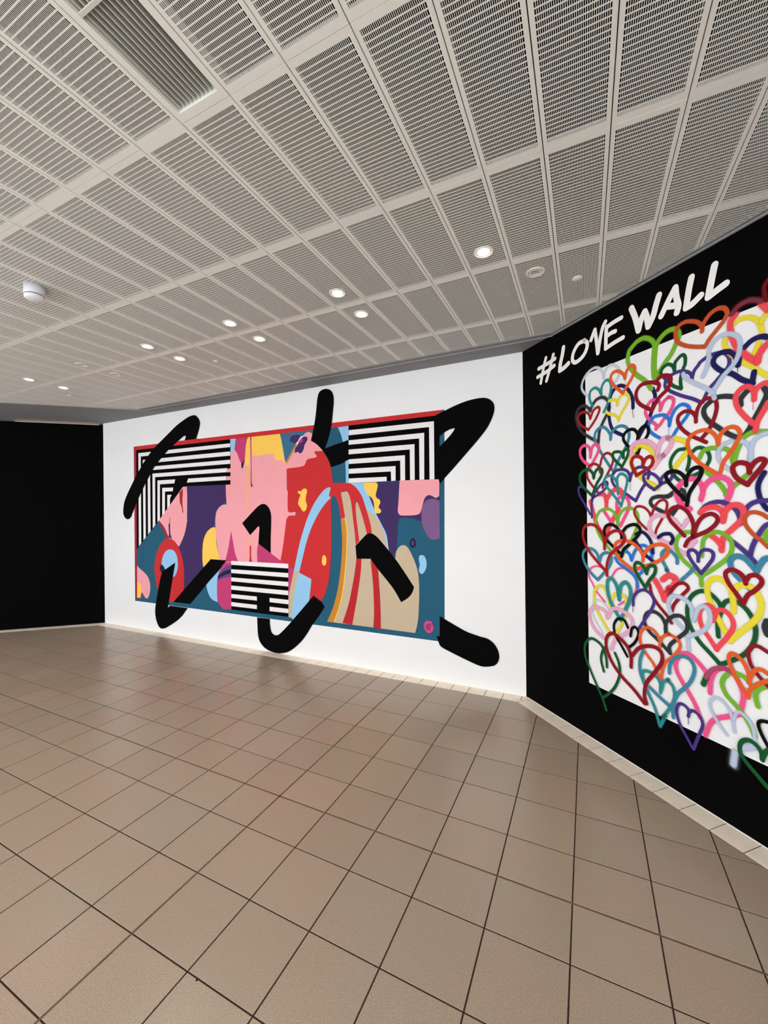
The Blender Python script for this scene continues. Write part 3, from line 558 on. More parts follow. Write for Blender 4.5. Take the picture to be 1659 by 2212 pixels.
HEARTS = [
('silver',17.2,1,('696.5,2399.9 658.6,2445.0 647.9,2483.1 665.3,2526.0 704.3,2561.5 757.8,2576.1 799.0,2562.4 828.7,2525.7 838.1,2485.5', '838.1,2481.4 848.5,2523.4 878.2,2550.4 916.3,2543.6 952.9,2509.4 957.1,2476.4 942.9,2445.1 924.1,2430.9')),
('charcoal',23.4,1,('722.0,2290.2 700.8,2316.8 662.7,2339.1 617.4,2328.1 593.6,2284.7 604.2,2220.1 648.8,2154.0 708.6,2108.5 766.3,2073.0', '722.0,2290.2 738.4,2320.5 775.6,2353.4 826.4,2356.7 865.5,2326.0 879.4,2285.8 874.2,2254.5 834.2,2197.9 798.1,2134.6 786.7,2052.9')),
('navy',24.8,0.3,('1053.3,2231.6 1051.8,2281.6 1035.2,2328.3 1005.2,2371.5 965.2,2394.8 923.6,2387.0 894.8,2354.7 874.8,2295.1 874.0,2238.3 882.8,2175.4 901.2,2127.2 929.1,2101.8 979.0,2072.9', '1186.2,2312.2 1199.0,2261.5 1180.8,2193.5 1156.6,2136.7 1115.8,2078.3 1082.2,2028.0')),
('teal',19.9,0.6,('743.8,2314.9 718.0,2368.4 724.1,2422.4 761.3,2437.4 792.1,2420.2 816.9,2380.0', '814.4,2380.7 822.7,2432.3 852.9,2460.4 881.9,2451.6 895.7,2411.1 885.4,2357.3 865.3,2301.5 835.2,2255.4')),
('lime',28.7,0.7,('1207.9,2552.2 1181.3,2601.1 1135.0,2632.5 1086.6,2629.6 1046.3,2604.6 1030.2,2587.9 1020.7,2533.3 1041.7,2480.0 1083.4,2424.6 1135.9,2374.7 1174.7,2315.4', '1208.1,2560.7 1239.6,2595.0 1282.9,2614.8 1324.5,2605.7 1344.4,2569.0 1327.6,2527.1 1297.0,2474.8 1259.1,2437.0 1202.4,2369.0')),
('lime',38.3,0.2,('1203.7,2566.6 1196.3,2490.4 1193.7,2436.9 1196.9,2381.6',)),
('yellow',20.6,0.3,('941.0,2274.6 936.8,2303.5 904.2,2319.9 880.3,2318.0', '941.1,2274.6 950.7,2307.9 973.8,2329.4 1009.4,2327.6 1026.5,2295.9 1008.5,2261.8 981.4,2229.3 963.0,2202.1 948.9,2173.5', '949.1,2185.3 921.7,2215.3 884.0,2229.9 855.1,2250.8')),
('orange',22.2,0.3,('999.8,2431.5 989.1,2458.3 953.3,2491.4 911.5,2494.9 892.0,2464.7 905.8,2424.2 938.0,2386.8 983.0,2342.6', '999.8,2431.4 1011.4,2470.6 1037.9,2496.6 1063.4,2488.0 1069.4,2459.4 1049.8,2419.9 1019.0,2383.0 983.0,2342.6')),
('red',19.5,0.4,('721.9,2234.6 706.3,2272.4 668.3,2294.1 623.2,2286.9 611.2,2254.1 639.0,2204.1 704.6,2160.8', '721.9,2234.5 749.1,2283.8 785.8,2300.4 800.8,2280.0 779.7,2238.8 742.6,2196.0 704.7,2160.8')),
('pink',20.3,0.8,('1230.5,2174.4 1230.9,2210.0 1208.7,2237.2 1174.2,2242.5 1146.2,2212.7 1137.8,2177.8 1161.1,2135.7 1206.8,2089.8 1202.8,2069.0', '1230.5,2174.4 1249.5,2216.0 1275.2,2234.1 1279.7,2238.6 1308.9,2216.4 1301.1,2175.0 1270.9,2134.8 1259.4,2128.7 1229.5,2092.4 1202.8,2072.6')),
('green',20.3,0.5,('1316.4,2376.3 1307.6,2404.4 1282.0,2423.9 1255.5,2418.2 1240.8,2403.4 1240.5,2378.5 1291.8,2311.6 1317.1,2286.2 1352.6,2265.3', '1316.4,2379.9 1318.7,2415.1 1329.7,2430.6 1358.3,2448.9 1375.5,2432.2 1375.1,2393.7 1364.4,2371.2 1349.7,2319.3 1352.6,2265.2')),
('purple',19.8,0.5,('1409.8,2297.4 1408.4,2322.1 1388.3,2345.8 1346.8,2362.8 1303.5,2358.8 1269.8,2343.8 1261.8,2302.2 1291.3,2268.2 1352.2,2226.4 1413.6,2192.6 1459.2,2160.3', '1409.8,2297.4 1422.0,2338.4 1445.4,2364.9 1455.3,2376.6 1493.6,2393.4 1536.7,2394.4 1572.1,2381.4 1592.0,2348.6 1588.7,2311.3 1559.3,2280.9 1525.9,2248.7 1498.0,2223.8 1478.8,2192.3 1465.7,2162.0')),
('wine',24.7,0.3,('1217.2,2296.1 1225.0,2318.9 1210.2,2339.5 1164.1,2355.1 1112.0,2355.7 1080.7,2327.0 1078.0,2282.3 1106.4,2237.4 1177.6,2186.9', '1202.6,2339.9 1233.1,2366.6 1277.0,2361.7 1294.5,2333.5 1276.1,2286.5 1220.4,2244.9 1177.6,2183.2')),
('blue',20.0,0.7,('1283.5,2073.6 1282.1,2106.7 1256.1,2138.1 1237.8,2144.1 1192.6,2143.4 1165.1,2116.5 1156.8,2085.2 1179.8,2047.9 1228.7,2010.3', '1283.6,2077.2 1297.1,2125.2 1323.1,2162.5 1355.3,2176.0 1386.3,2161.3 1396.3,2137.9 1382.2,2106.3 1350.5,2070.8 1321.6,2037.3 1301.2,2005.0')),
('steel',21.2,0.3,('887.1,2062.4 882.8,2099.6 849.4,2142.6 814.8,2157.7 773.7,2140.5 757.5,2101.3 772.4,2052.4 817.2,1974.7 875.1,1889.5 912.5,1841.2', '887.1,2062.4 897.3,2105.0 930.5,2130.8 971.8,2134.5 1007.3,2115.8 1024.3,2077.7 1019.4,2036.0 996.7,1989.2 960.1,1939.4 927.2,1887.8 912.5,1841.2')),
('black',21.5,0.2,('1083.3,2029.1 1083.7,2063.0 1058.9,2094.2 1020.2,2097.7 989.1,2076.3 984.2,2045.9 1001.6,2015.7 1031.8,1983.9 1082.1,1938.6', '1083.4,2036.6 1096.4,2079.5 1129.3,2102.9 1153.1,2087.1 1152.6,2050.4 1128.2,2014.0 1099.1,1973.8 1082.1,1938.5')),
('yellow',29.0,1,('1061.6,1968.0 1091.2,1990.0 1127.8,1980.6 1167.1,1952.6 1190.0,1920.2 1197.3,1893.9', '1061.6,1968.0 1035.4,1921.9 1047.4,1859.1 1084.7,1809.8 1137.1,1768.2 1195.3,1734.8 1210.3,1719.5', '1310.4,1994.6 1346.1,1981.4 1373.9,1962.6 1380.2,1912.6 1348.4,1874.5 1312.1,1832.3')),
('rose',29.2,0.7,('1205.3,1918.1 1205.7,1950.5 1175.4,1987.9 1136.3,2008.9 1083.2,2010.2 1044.9,1989.6 1035.9,1960.2 1044.2,1936.0', '1209.1,1917.6 1224.9,1976.4 1251.2,2004.1 1280.2,2006.1 1273.7,2004.5 1295.7,1986.2 1288.0,1954.8 1261.3,1922.2 1238.2,1903.1 1253.8,1918.7 1216.2,1880.7 1185.3,1844.5')),
('purple',20.3,0.4,('1027.1,1780.3 1025.4,1815.1 1003.9,1844.2 968.4,1855.6 927.0,1851.8 898.5,1826.4 893.3,1794.6 911.7,1757.0 943.8,1727.1 997.6,1696.8 1066.0,1651.9', '1027.2,1784.1 1042.8,1825.1 1072.9,1852.6 1110.2,1856.2 1146.2,1841.3 1157.7,1818.0 1149.4,1785.7', '1133.2,1757.3 1100.1,1710.9 1066.1,1651.9')),
('red',22.9,0.2,('1116.5,1866.7 1114.9,1900.5 1090.5,1922.3 1057.0,1922.9 1039.5,1894.4 1047.6,1859.1 1072.4,1810.9', '1116.5,1866.7 1135.1,1901.7 1163.0,1912.8 1182.2,1892.1 1170.1,1857.1 1126.1,1832.2 1072.4,1807.1')),
('pink',22.3,0.8,('719.1,1966.6 719.7,2005.1 704.1,2041.7 665.9,2056.3 632.0,2035.2 631.3,1991.2 658.8,1948.2 718.2,1902.5', '719.2,1966.6 736.1,2032.6 767.8,2048.9 793.2,2028.1 782.4,1987.8 750.6,1941.3 718.1,1893.9')),
('red',18.1,0.4,('801.0,1851.8 786.4,1899.2 750.3,1915.9 713.0,1907.3 690.9,1875.2 690.2,1832.0 716.6,1786.9 778.7,1719.5', '801.7,1901.7 817.5,1949.7 847.7,1974.6 881.6,1967.9 905.0,1934.5 894.9,1891.3 860.5,1838.0 830.3,1791.2 819.7,1746.4')),
('green',22.3,0.4,('746.4,1818.7 733.7,1858.1 696.5,1883.2 652.3,1874.6 623.6,1842.1 628.6,1797.5 667.2,1751.2 720.9,1705.3', '746.4,1818.7 760.1,1859.9 791.4,1882.0 816.5,1866.9 810.9,1830.1 769.3,1774.7 731.4,1696.3')),
('green',20.4,0.2,('983.3,1928.5 970.3,1961.6 938.4,1974.0 908.0,1970.3 905.3,1942.5 932.9,1907.0 969.1,1875.2', '983.3,1928.5 983.8,1963.7 1001.8,1978.7 1019.2,1970.3 1010.0,1932.8 987.4,1896.7 969.0,1867.4')),
('coral',30.5,1,('847.7,1609.3 848.5,1662.7 829.3,1700.4 789.0,1706.4', '848.5,1662.7 878.2,1702.3 916.6,1728.6 953.6,1726.5 971.3,1698.0', '715.1,1655.5 745.5,1561.3 760.6,1514.8 795.7,1457.0 840.4,1434.0', '942.7,1601.4 914.3,1557.7 885.3,1513.0 855.5,1459.2')),
('pink',22.9,1,('929.0,1612.2 931.8,1648.0 943.7,1671.5 971.2,1682.3 1002.3,1673.3 1019.3,1637.9 1014.5,1600.6 987.3,1550.1 955.0,1494.6', '827.8,1590.4 866.4,1541.2 894.8,1513.2')),
('purple',17.2,0.6,('713.9,1568.3 660.5,1646.8 616.4,1709.9 611.4,1758.9 639.9,1766.0', '726.1,1670.8 758.5,1720.5 800.2,1764.3 845.5,1785.9 860.0,1768.5 829.9,1729.3 773.7,1698.7 731.4,1666.4 727.0,1547.0')),
('teal',18.1,0.8,('939.7,1699.5 935.9,1763.4 917.7,1796.6 885.0,1823.6 846.0,1814.7 835.7,1782.5 859.7,1744.0 906.9,1692.9 961.6,1627.5', '933.7,1771.5 936.5,1807.1 964.3,1828.4 999.9,1809.6 1008.3,1777.8 994.2,1720.4 975.6,1662.5 961.5,1619.6')),
('lime',19.3,0.6,('937.1,1502.1 914.7,1569.7 877.1,1600.2 833.2,1602.7 792.8,1586.5 766.5,1544.5 760.5,1489.5 785.5,1431.5 825.1,1379.6 882.9,1326.5 938.8,1295.4', '937.1,1502.1 942.3,1549.8 970.2,1589.3 1006.1,1608.5 1049.3,1600.2 1078.3,1565.8 1077.5,1505.3 1051.4,1443.6 1016.2,1380.1 975.5,1318.5 957.2,1297.1')),
('charcoal',24.1,0.5,('1287.7,1676.5 1255.2,1670.9 1214.5,1672.5 1176.2,1663.1 1164.1,1637.9 1183.2,1611.9 1239.5,1582.5', '1270.4,1668.4 1304.0,1692.3 1350.8,1704.1 1364.4,1675.2 1346.5,1640.5 1310.0,1587.6 1291.4,1562.3')),
('red',15.9,0.5,('1165.1,1554.9 1151.7,1584.3 1120.1,1610.6 1079.1,1616.9 1057.8,1596.3 1061.6,1562.0 1094.4,1517.0 1138.5,1477.1', '1167.1,1554.9 1187.1,1605.9 1214.2,1641.4 1247.8,1651.1 1265.7,1629.4 1257.9,1587.2 1227.8,1530.2 1200.9,1482.9 1188.9,1442.6')),
('green',20.3,0.5,('1380.0,1811.0 1390.7,1848.3 1394.6,1893.1', '1367.6,1928.4 1332.3,1926.5 1303.0,1898.2 1287.8,1860.3 1294.7,1819.6 1316.1,1777.9 1344.4,1750.7', '1411.7,1908.0 1431.8,1922.3 1454.6,1922.3 1483.1,1901.2 1496.8,1865.9 1485.4,1830.6 1449.9,1793.8 1396.6,1771.1')),
('charcoal',26.4,0.4,('1613.8,2149.5 1576.8,2162.5 1535.4,2167.1 1498.5,2150.2 1473.0,2126.3 1472.6,2092.7 1494.2,2054.5 1530.7,2020.5 1574.8,1979.5 1617.2,1949.6', '1641.0,2101.6 1641.3,2129.6 1660.6,2155.6 1679.4,2168.8', '1738.4,2158.0 1748.0,2125.6 1727.5,2077.2 1698.8,2023.5 1677.4,1982.0 1658.4,1951.7')),
('wine',21.4,0.4,('1430.2,2064.6 1427.3,2096.1 1404.2,2125.5 1370.1,2133.5 1338.3,2115.9 1334.3,2081.1 1358.5,2037.2 1399.4,1998.1 1458.4,1960.4 1480.5,1946.6', '1430.6,2091.9 1440.9,2134.0 1467.2,2168.2 1498.8,2173.4 1526.3,2156.3 1533.4,2118.4 1522.3,2068.4 1497.0,2013.9 1461.7,1973.4')),
('lime',24.2,0.7,('1447.7,1868.9 1464.2,1900.6 1499.0,1912.2 1535.6,1906.8 1574.0,1897.8 1596.7,1868.9 1604.8,1829.7', '1607.5,1816.7 1619.3,1869.0 1633.6,1907.8 1647.6,1936.7 1677.3,1956.2 1711.1,1959.0 1751.0,1951.6', '1466.3,1805.7 1506.7,1765.1 1548.5,1716.0 1574.5,1672.4', '1571.5,1666.1 1597.8,1700.0 1628.9,1726.4 1670.0,1763.4')),
('mist',22.2,1,('1676.0,1830.4 1679.2,1882.2 1658.2,1916.3 1631.0,1927.0', '1600.3,1932.1 1562.6,1922.1 1541.6,1896.1 1538.2,1863.8 1546.9,1836.6 1573.0,1804.5 1598.7,1785.9', '1681.3,1829.8 1684.6,1890.6 1700.5,1924.6 1726.3,1941.2 1751.0,1945.6')),
('orange',21.9,0.3,('1539.0,1925.9 1530.4,1963.3 1509.3,1993.5 1478.3,2011.1 1439.6,2009.9 1402.9,1992.5 1385.5,1957.2 1395.1,1910.4 1421.5,1868.8 1463.4,1826.3 1543.2,1768.5', '1539.0,1925.9 1545.4,1964.0 1566.4,1992.6 1598.3,2004.1 1626.3,1990.6 1637.0,1960.4 1625.6,1927.9 1591.2,1872.9 1561.7,1831.6 1547.9,1784.4')),
('yellow',25.3,0.7,('1618.0,2509.7 1637.6,2520.0 1672.7,2516.8 1704.0,2496.7 1724.2,2463.8 1731.3,2418.8 1720.8,2380.9 1699.7,2328.4', '1731.9,2469.4 1744.6,2493.6 1756.8,2502.9', '1577.5,2456.4 1574.1,2419.0 1591.1,2383.7 1621.8,2340.9 1649.0,2311.2 1688.7,2276.1 1729.4,2232.5 1749.2,2211.3')),
('navy',26.5,0.3,('1629.8,2303.5 1621.9,2347.1 1596.8,2378.4 1559.1,2389.1 1529.1,2377.1 1519.6,2350.8 1534.5,2321.4 1564.0,2292.1 1606.9,2265.5 1648.1,2224.3 1693.1,2192.3', '1632.5,2299.4 1644.0,2348.6 1663.3,2378.7 1695.3,2400.0 1731.2,2400.8 1755.7,2388.0', '1698.9,2245.3 1690.6,2196.1')),
('coral',29.8,1,('1624.2,2551.1 1607.2,2539.7 1599.8,2514.3 1600.9,2482.0 1611.7,2433.2 1630.7,2381.7', '1732.8,2552.8 1757.1,2514.6', '1655.0,2350.8 1684.0,2315.7 1712.3,2287.5', '1712.3,2287.5 1720.3,2320.9 1740.8,2349.2 1755.5,2361.4')),
('dim',24.2,1.2,('1610.3,2563.7 1635.7,2586.6 1671.1,2594.6 1702.6,2585.4 1733.0,2567.6',)),
('mar2',19.9,1.2,('1758.6,2652.8 1743.7,2625.0 1748.1,2572.2 1757.6,2558.7',)),
('mist',23.3,0.6,('1469.2,2295.8 1488.7,2336.6 1498.6,2384.6 1502.2,2426.5 1527.2,2460.0 1563.3,2474.9 1603.7,2464.9 1634.2,2436.7 1642.0,2396.1 1633.2,2346.2 1607.6,2304.6 1566.9,2268.5 1536.7,2228.9 1518.2,2201.3 1523.9,2166.7', '1366.3,2342.1 1376.4,2317.8 1429.9,2270.4 1481.2,2231.7 1518.1,2194.7')),
('rust',22.5,0.5,('1467.2,2534.2 1465.9,2561.8 1446.8,2590.3 1414.0,2611.5 1373.1,2622.4 1337.8,2609.3 1326.6,2574.6 1336.8,2531.2 1378.5,2493.8 1425.7,2468.9 1474.2,2450.5', '1470.7,2559.7 1482.1,2581.7 1510.6,2609.0 1547.2,2618.5 1576.5,2604.7 1587.8,2573.9 1570.0,2543.2 1537.0,2511.8 1502.9,2479.5 1480.6,2448.1')),
('coral',25.6,0.5,('1697.8,2114.8 1698.2,2148.2 1688.0,2172.4 1661.6,2186.1 1634.2,2172.1 1620.0,2141.4 1627.9,2095.3 1657.4,2044.8 1694.0,2000.1', '1698.2,2145.1 1713.9,2168.0 1736.8,2179.3 1753.9,2178.7', '1752.9,2085.7 1738.0,2056.6 1712.2,2011.4 1701.5,1965.1')),
('navy',24.2,0.6,('1735.0,1763.4 1717.0,1729.0 1708.9,1693.3 1716.1,1647.7 1733.4,1608.2 1747.9,1590.1',)),
('wine',25.2,0.3,('1675.9,1769.0 1671.0,1803.3 1652.4,1817.8 1627.8,1820.7 1605.2,1804.2 1607.7,1772.3 1629.7,1738.9 1667.4,1711.2', '1676.1,1784.3 1694.8,1812.9 1718.1,1828.2 1738.1,1819.7 1730.4,1796.8 1704.6,1763.2 1667.4,1714.3')),
('pink',28.9,0.8,('1452.4,1647.6 1462.7,1697.9 1447.0,1736.2 1417.7,1759.0 1377.0,1758.7 1345.3,1736.4 1323.6,1705.6 1323.1,1666.3 1347.6,1626.3 1395.6,1597.4', '1462.8,1704.7 1488.5,1736.6 1525.7,1756.9 1561.5,1753.9 1590.3,1729.2 1595.6,1693.7 1583.7,1652.8 1563.0,1621.2')),
('purple',19.6,0.4,('1228.1,1750.6 1217.2,1776.4 1187.1,1804.3 1152.2,1814.8 1124.0,1802.6 1127.6,1768.8 1151.2,1741.3 1189.8,1713.4', '1228.2,1754.1 1239.7,1781.7 1265.6,1804.2 1284.7,1809.6 1299.3,1790.2 1284.2,1762.4 1238.6,1747.4 1228.0,1739.8 1189.9,1713.4')),
('black',23.2,0.2,('1375.1,1727.3 1373.7,1759.0 1349.7,1792.8 1314.2,1810.4 1277.3,1806.7 1262.0,1786.1 1280.3,1748.1 1320.1,1702.2 1382.6,1636.0', '1375.1,1727.3 1380.8,1772.4 1405.0,1808.5 1435.0,1819.1 1457.6,1803.2 1447.5,1766.8 1417.4,1724.5 1389.9,1677.6 1379.0,1618.6')),
('rose',25.5,0.8,('1248.1,1558.9 1207.2,1562.4 1172.3,1540.4 1156.2,1499.8 1167.4,1459.9 1201.7,1432.5 1253.5,1406.9 1287.1,1388.3 1330.5,1366.4 1372.4,1348.8', '1274.3,1555.3 1310.9,1533.9 1346.2,1495.4 1381.5,1538.4', '1390.0,1388.7 1420.7,1425.4')),
('purple',23.4,0.6,('1445.4,1576.6 1461.8,1600.2 1481.1,1616.7 1512.3,1629.3 1548.6,1631.6 1583.5,1617.8 1614.5,1591.8 1630.8,1557.1 1633.1,1522.7', '1633.2,1522.7 1639.0,1554.1 1658.4,1591.3 1677.3,1615.7 1708.6,1630.1 1748.6,1631.9', '1747.5,1522.2 1732.7,1509.9 1706.9,1466.8 1685.7,1416.9 1674.6,1360.8 1692.7,1338.2', '1587.4,1441.8 1621.0,1415.4 1658.8,1380.9 1690.2,1344.1')),
('coral',29.6,0.7,('1556.4,1534.1 1559.8,1569.7 1536.3,1599.2 1506.0,1606.2 1471.4,1596.7 1448.7,1576.6', '1556.4,1534.1 1568.7,1582.6 1595.0,1611.1 1625.9,1613.7 1647.6,1591.5 1647.2,1551.0 1622.1,1519.3 1593.7,1490.0 1558.5,1449.9 1548.9,1384.3', '1498.2,1460.0 1525.5,1438.3 1546.2,1413.4')),
('rust',20.4,0.3,('1747.9,1551.8 1723.4,1569.6 1692.7,1578.8 1666.3,1569.7 1652.6,1544.8 1660.3,1510.9 1689.0,1472.0 1722.0,1443.5 1746.5,1415.3',)),
('lime',26.6,0.8,('1745.0,1486.5 1737.4,1465.3 1746.8,1445.0',)),
('lime',22.2,0.6,('1452.7,1345.9 1456.5,1393.7 1463.4,1434.7 1492.2,1466.4 1526.1,1477.7 1564.7,1466.4 1593.2,1435.8 1595.6,1391.3 1577.9,1351.4 1539.3,1311.7 1489.9,1269.3 1451.5,1237.2 1449.3,1189.4', '1394.7,1472.5 1360.3,1467.6 1328.2,1441.3 1316.9,1404.8 1323.6,1362.3 1355.0,1315.4 1399.2,1278.4 1445.0,1236.3')),
('wine',23.1,0.3,('1408.0,1452.3 1412.0,1507.7 1399.1,1552.5 1372.2,1590.9 1337.4,1609.0 1297.5,1602.5 1274.9,1569.9 1285.6,1533.6 1318.1,1498.1 1363.6,1450.1', '1411.3,1449.0 1428.6,1508.1 1455.2,1549.5 1493.4,1569.8 1521.1,1563.2 1532.9,1540.3 1517.4,1510.4 1479.9,1479.2 1434.6,1457.0 1387.5,1430.4 1366.4,1394.0')),
('steel',20.5,0.5,('1321.1,1294.0 1319.7,1322.5 1290.9,1355.9 1257.4,1364.1 1234.2,1343.7 1231.0,1323.4 1238.0,1295.6 1266.6,1245.9 1256.0,1250.0 1300.1,1201.4', '1412.7,1276.6 1385.4,1245.3 1343.2,1200.6 1328.8,1184.2')),
('purple',19.3,0.2,('1434.7,1316.9 1433.5,1350.9 1413.9,1373.3 1390.3,1371.3 1383.2,1349.8 1399.8,1316.6 1426.1,1281.7 1448.6,1253.8', '1435.0,1337.4 1453.3,1373.1 1482.0,1382.2 1506.8,1370.9 1508.0,1341.2 1487.4,1305.8 1448.7,1253.8')),
('steel',28.0,0.5,('1700.5,1299.7 1679.9,1324.6 1653.6,1352.6 1620.8,1361.9 1595.3,1346.7 1589.3,1317.4 1603.1,1280.9 1638.8,1241.9 1673.4,1210.2', '1700.5,1299.7 1713.6,1328.5 1731.6,1357.5 1746.3,1364.9')),
('green',23.7,0.5,('1529.5,941.6 1527.7,1009.7 1544.2,1087.6 1518.5,1133.8 1475.6,1160.7 1430.6,1152.8 1389.3,1109.2 1373.6,1039.0 1387.6,963.1 1433.2,891.2 1488.4,843.0 1535.8,801.0', '1544.2,1087.6 1565.2,1125.8 1600.4,1138.4 1643.6,1119.7 1675.8,1078.3 1693.4,1018.8 1683.7,952.3 1645.9,887.1 1587.1,835.1 1535.8,798.1')),
('yellow',29.3,0.7,('1599.8,1082.9 1600.3,1132.8 1586.2,1196.9 1556.2,1231.4 1514.4,1236.6 1481.6,1202.6 1481.0,1150.0 1502.0,1090.2 1538.3,1018.1 1583.3,934.2', '1600.9,1182.8 1630.5,1220.7 1677.4,1217.6 1708.6,1180.6 1716.9,1124.5 1694.0,1066.6 1637.7,998.8 1583.3,934.2')),
('wine',22.7,0.3,('1655.1,1232.0 1650.0,1256.0 1628.4,1281.1 1594.9,1292.6 1568.8,1276.4 1568.6,1250.6 1585.5,1214.6 1610.7,1181.0 1641.5,1135.6', '1655.3,1244.4 1671.6,1271.4 1697.8,1278.1 1718.1,1262.9 1717.9,1238.8 1691.9,1204.2 1663.1,1177.6 1643.9,1133.3')),
('coral',35.0,0.7,('1247.2,1075.3 1215.6,1137.9 1189.7,1177.8', '1244.0,1074.6 1273.3,1147.5 1271.8,1131.3 1304.5,1174.7 1311.2,1207.1 1272.8,1217.4 1236.2,1189.7')),
('wine',19.6,0.4,('1155.6,1147.1 1168.5,1091.9 1207.9,1036.3 1265.1,980.6 1285.8,950.2', '1286.6,1013.7 1303.2,1061.3 1347.6,1119.7 1381.3,1162.5 1360.6,1186.6 1323.5,1177.7 1291.4,1141.0 1271.5,1099.4')),
('coral',24.9,0.4,('1506.8,1016.2 1512.8,1069.4 1486.1,1092.7 1452.7,1074.0 1438.0,1029.3 1451.4,967.4 1484.1,923.3 1521.1,870.6', '1512.4,1034.8 1528.7,1072.9 1559.9,1079.7 1589.8,1052.9 1599.3,1010.8 1573.7,953.9 1521.2,876.3')),
('mist',23.6,0.8,('1408.9,992.6 1406.5,1034.2 1383.5,1083.8 1341.4,1106.2 1291.0,1103.1 1267.9,1060.5 1283.4,1006.6 1327.2,954.2 1369.5,915.8 1380.5,827.4', '1411.9,999.3 1429.9,1057.3 1458.4,1081.1 1485.8,1063.6 1490.7,1012.3 1462.6,958.5 1416.8,922.5 1375.4,899.1')),
('charcoal',22.6,0.4,('1251.4,878.9 1248.9,933.7 1220.5,976.5 1174.2,991.3 1132.8,969.3 1118.2,920.6 1145.4,869.4 1205.5,828.8 1275.3,775.5', '1249.6,902.8 1256.8,949.5 1296.2,990.6 1340.2,1000.8 1370.3,971.0 1369.8,928.1 1326.4,879.3 1274.8,820.4 1274.2,775.8')),
('pink',12.3,0.9,('855.2,1156.8 826.3,1198.1 781.0,1213.4 734.0,1203.6 701.5,1173.9 700.9,1130.8 732.3,1084.2 760.8,1040.0 830.7,980.3', '889.0,1157.4 922.7,1206.1 968.7,1223.7 1013.0,1213.7 1055.5,1177.2 1067.6,1137.2 1055.5,1078.0 1002.2,1027.9 938.9,981.0')),
('blue',19.9,0.7,('1035.6,1281.8 1023.1,1315.2 997.1,1336.2', '1035.6,1281.8 1057.7,1337.4 1087.4,1370.0 1120.3,1379.9 1152.0,1363.7 1171.2,1332.4 1166.9,1302.7', '914.5,1285.2 941.9,1252.2 995.6,1223.1 1047.3,1191.3 1072.1,1153.1 1075.8,1115.8', '1089.4,1200.8 1122.5,1235.1')),
('navy',21.6,0.4,('1179.1,1340.4 1172.0,1390.8 1149.0,1433.4 1109.2,1461.3 1067.6,1444.5', '1067.0,1398.9 1115.7,1334.8 1178.5,1289.4', '1214.7,1433.2 1241.0,1452.3 1277.4,1457.5 1293.0,1446.7 1300.1,1425.4 1288.8,1403.0')),
('steel',21.1,0.3,('786.9,1247.6 777.2,1288.5 746.5,1319.6 704.1,1329.0 660.0,1308.2 648.2,1263.4 675.0,1205.3 723.0,1155.3 774.8,1120.3', '792.0,1248.2 807.8,1291.4 843.0,1311.1 877.0,1305.9 886.0,1266.3 866.1,1219.4 821.2,1168.5 774.9,1120.3')),
('black',21.6,0.3,('967.0,1408.4 962.9,1439.7 931.4,1482.1 889.3,1501.0 845.5,1487.7 832.6,1446.1 854.1,1397.9 906.3,1352.7 965.7,1310.0', '972.1,1451.9 1003.8,1488.2 1051.6,1504.8 1085.1,1494.3 1097.2,1468.3 1076.0,1429.7 1024.2,1380.8 979.6,1342.6 965.6,1298.1')),
('orange',22.6,0.4,('1113.3,1286.2 1111.7,1323.3 1079.4,1365.7 1033.1,1393.0 980.5,1399.4 930.2,1386.4 915.7,1349.4 929.1,1306.6 969.7,1267.1 1056.4,1215.4', '1119.8,1320.3 1144.4,1359.5 1183.8,1384.4 1229.3,1392.9 1265.8,1379.6 1269.0,1348.2 1239.5,1313.6 1186.3,1279.3 1127.0,1254.2 1077.7,1233.3')),
('red',21.9,0.4,('833.7,1335.0 829.7,1400.7 800.3,1453.1 759.7,1489.6 706.8,1496.8 662.7,1474.0 650.9,1425.5 666.7,1365.3 709.4,1303.7 771.8,1246.0 851.2,1180.8', '844.2,1376.9 849.6,1410.0 879.2,1444.0 926.7,1462.0 972.3,1448.0 989.7,1413.6 966.7,1373.0 915.6,1333.4 877.1,1297.8 852.0,1234.1 851.0,1160.3')),
('yellow',21.1,0.9,('873.6,960.6 849.3,1041.2 815.4,1082.0 771.0,1071.1 743.0,1022.2 750.9,935.1 803.5,859.0 871.0,775.9', '878.0,975.6 907.9,1044.7 972.1,1049.5 995.0,1019.8 986.1,929.6 945.5,837.5 904.1,763.8')),
('teal',26.7,0.6,('944.0,1016.7 932.8,1076.9 917.2,1116.1 884.6,1146.2 854.8,1120.5 858.0,1042.7 890.5,971.2 946.3,892.9', '944.1,1023.6 957.2,1108.6 996.6,1135.4 1026.5,1093.0 1018.1,1024.3 986.5,956.9 954.2,887.9')),
('green',21.9,0.3,('1136.8,1211.0 1127.1,1239.4 1099.1,1265.9 1070.1,1270.3 1057.1,1246.0 1069.2,1205.7 1097.7,1164.5 1125.7,1127.9', '1136.9,1218.4 1151.2,1253.4 1178.7,1264.0 1193.9,1251.3 1185.8,1214.0 1154.2,1173.0 1125.6,1120.4')),
('purple',19.0,0.3,('1044.2,1002.8 1048.5,1050.2 1078.4,1092.1 1121.5,1109.4 1162.8,1090.9 1182.6,1050.2 1161.6,995.0 1119.2,927.4 1082.7,866.2',)),
('silver',11.5,0.6,('865.1,930.5 822.9,971.7 770.1,983.1 733.3,953.7 727.7,885.7 758.8,826.4 811.3,767.0',)),
('rose',24.6,0.7,('847.5,876.7 839.4,910.6 796.2,930.0 742.1,925.9 704.5,888.0 708.3,829.0 749.1,772.4 819.7,733.2', '856.2,885.8 890.5,943.0 931.5,955.3 986.7,943.3 1032.0,913.3 1031.3,859.6 984.8,806.8 912.5,752.3 878.5,679.1')),
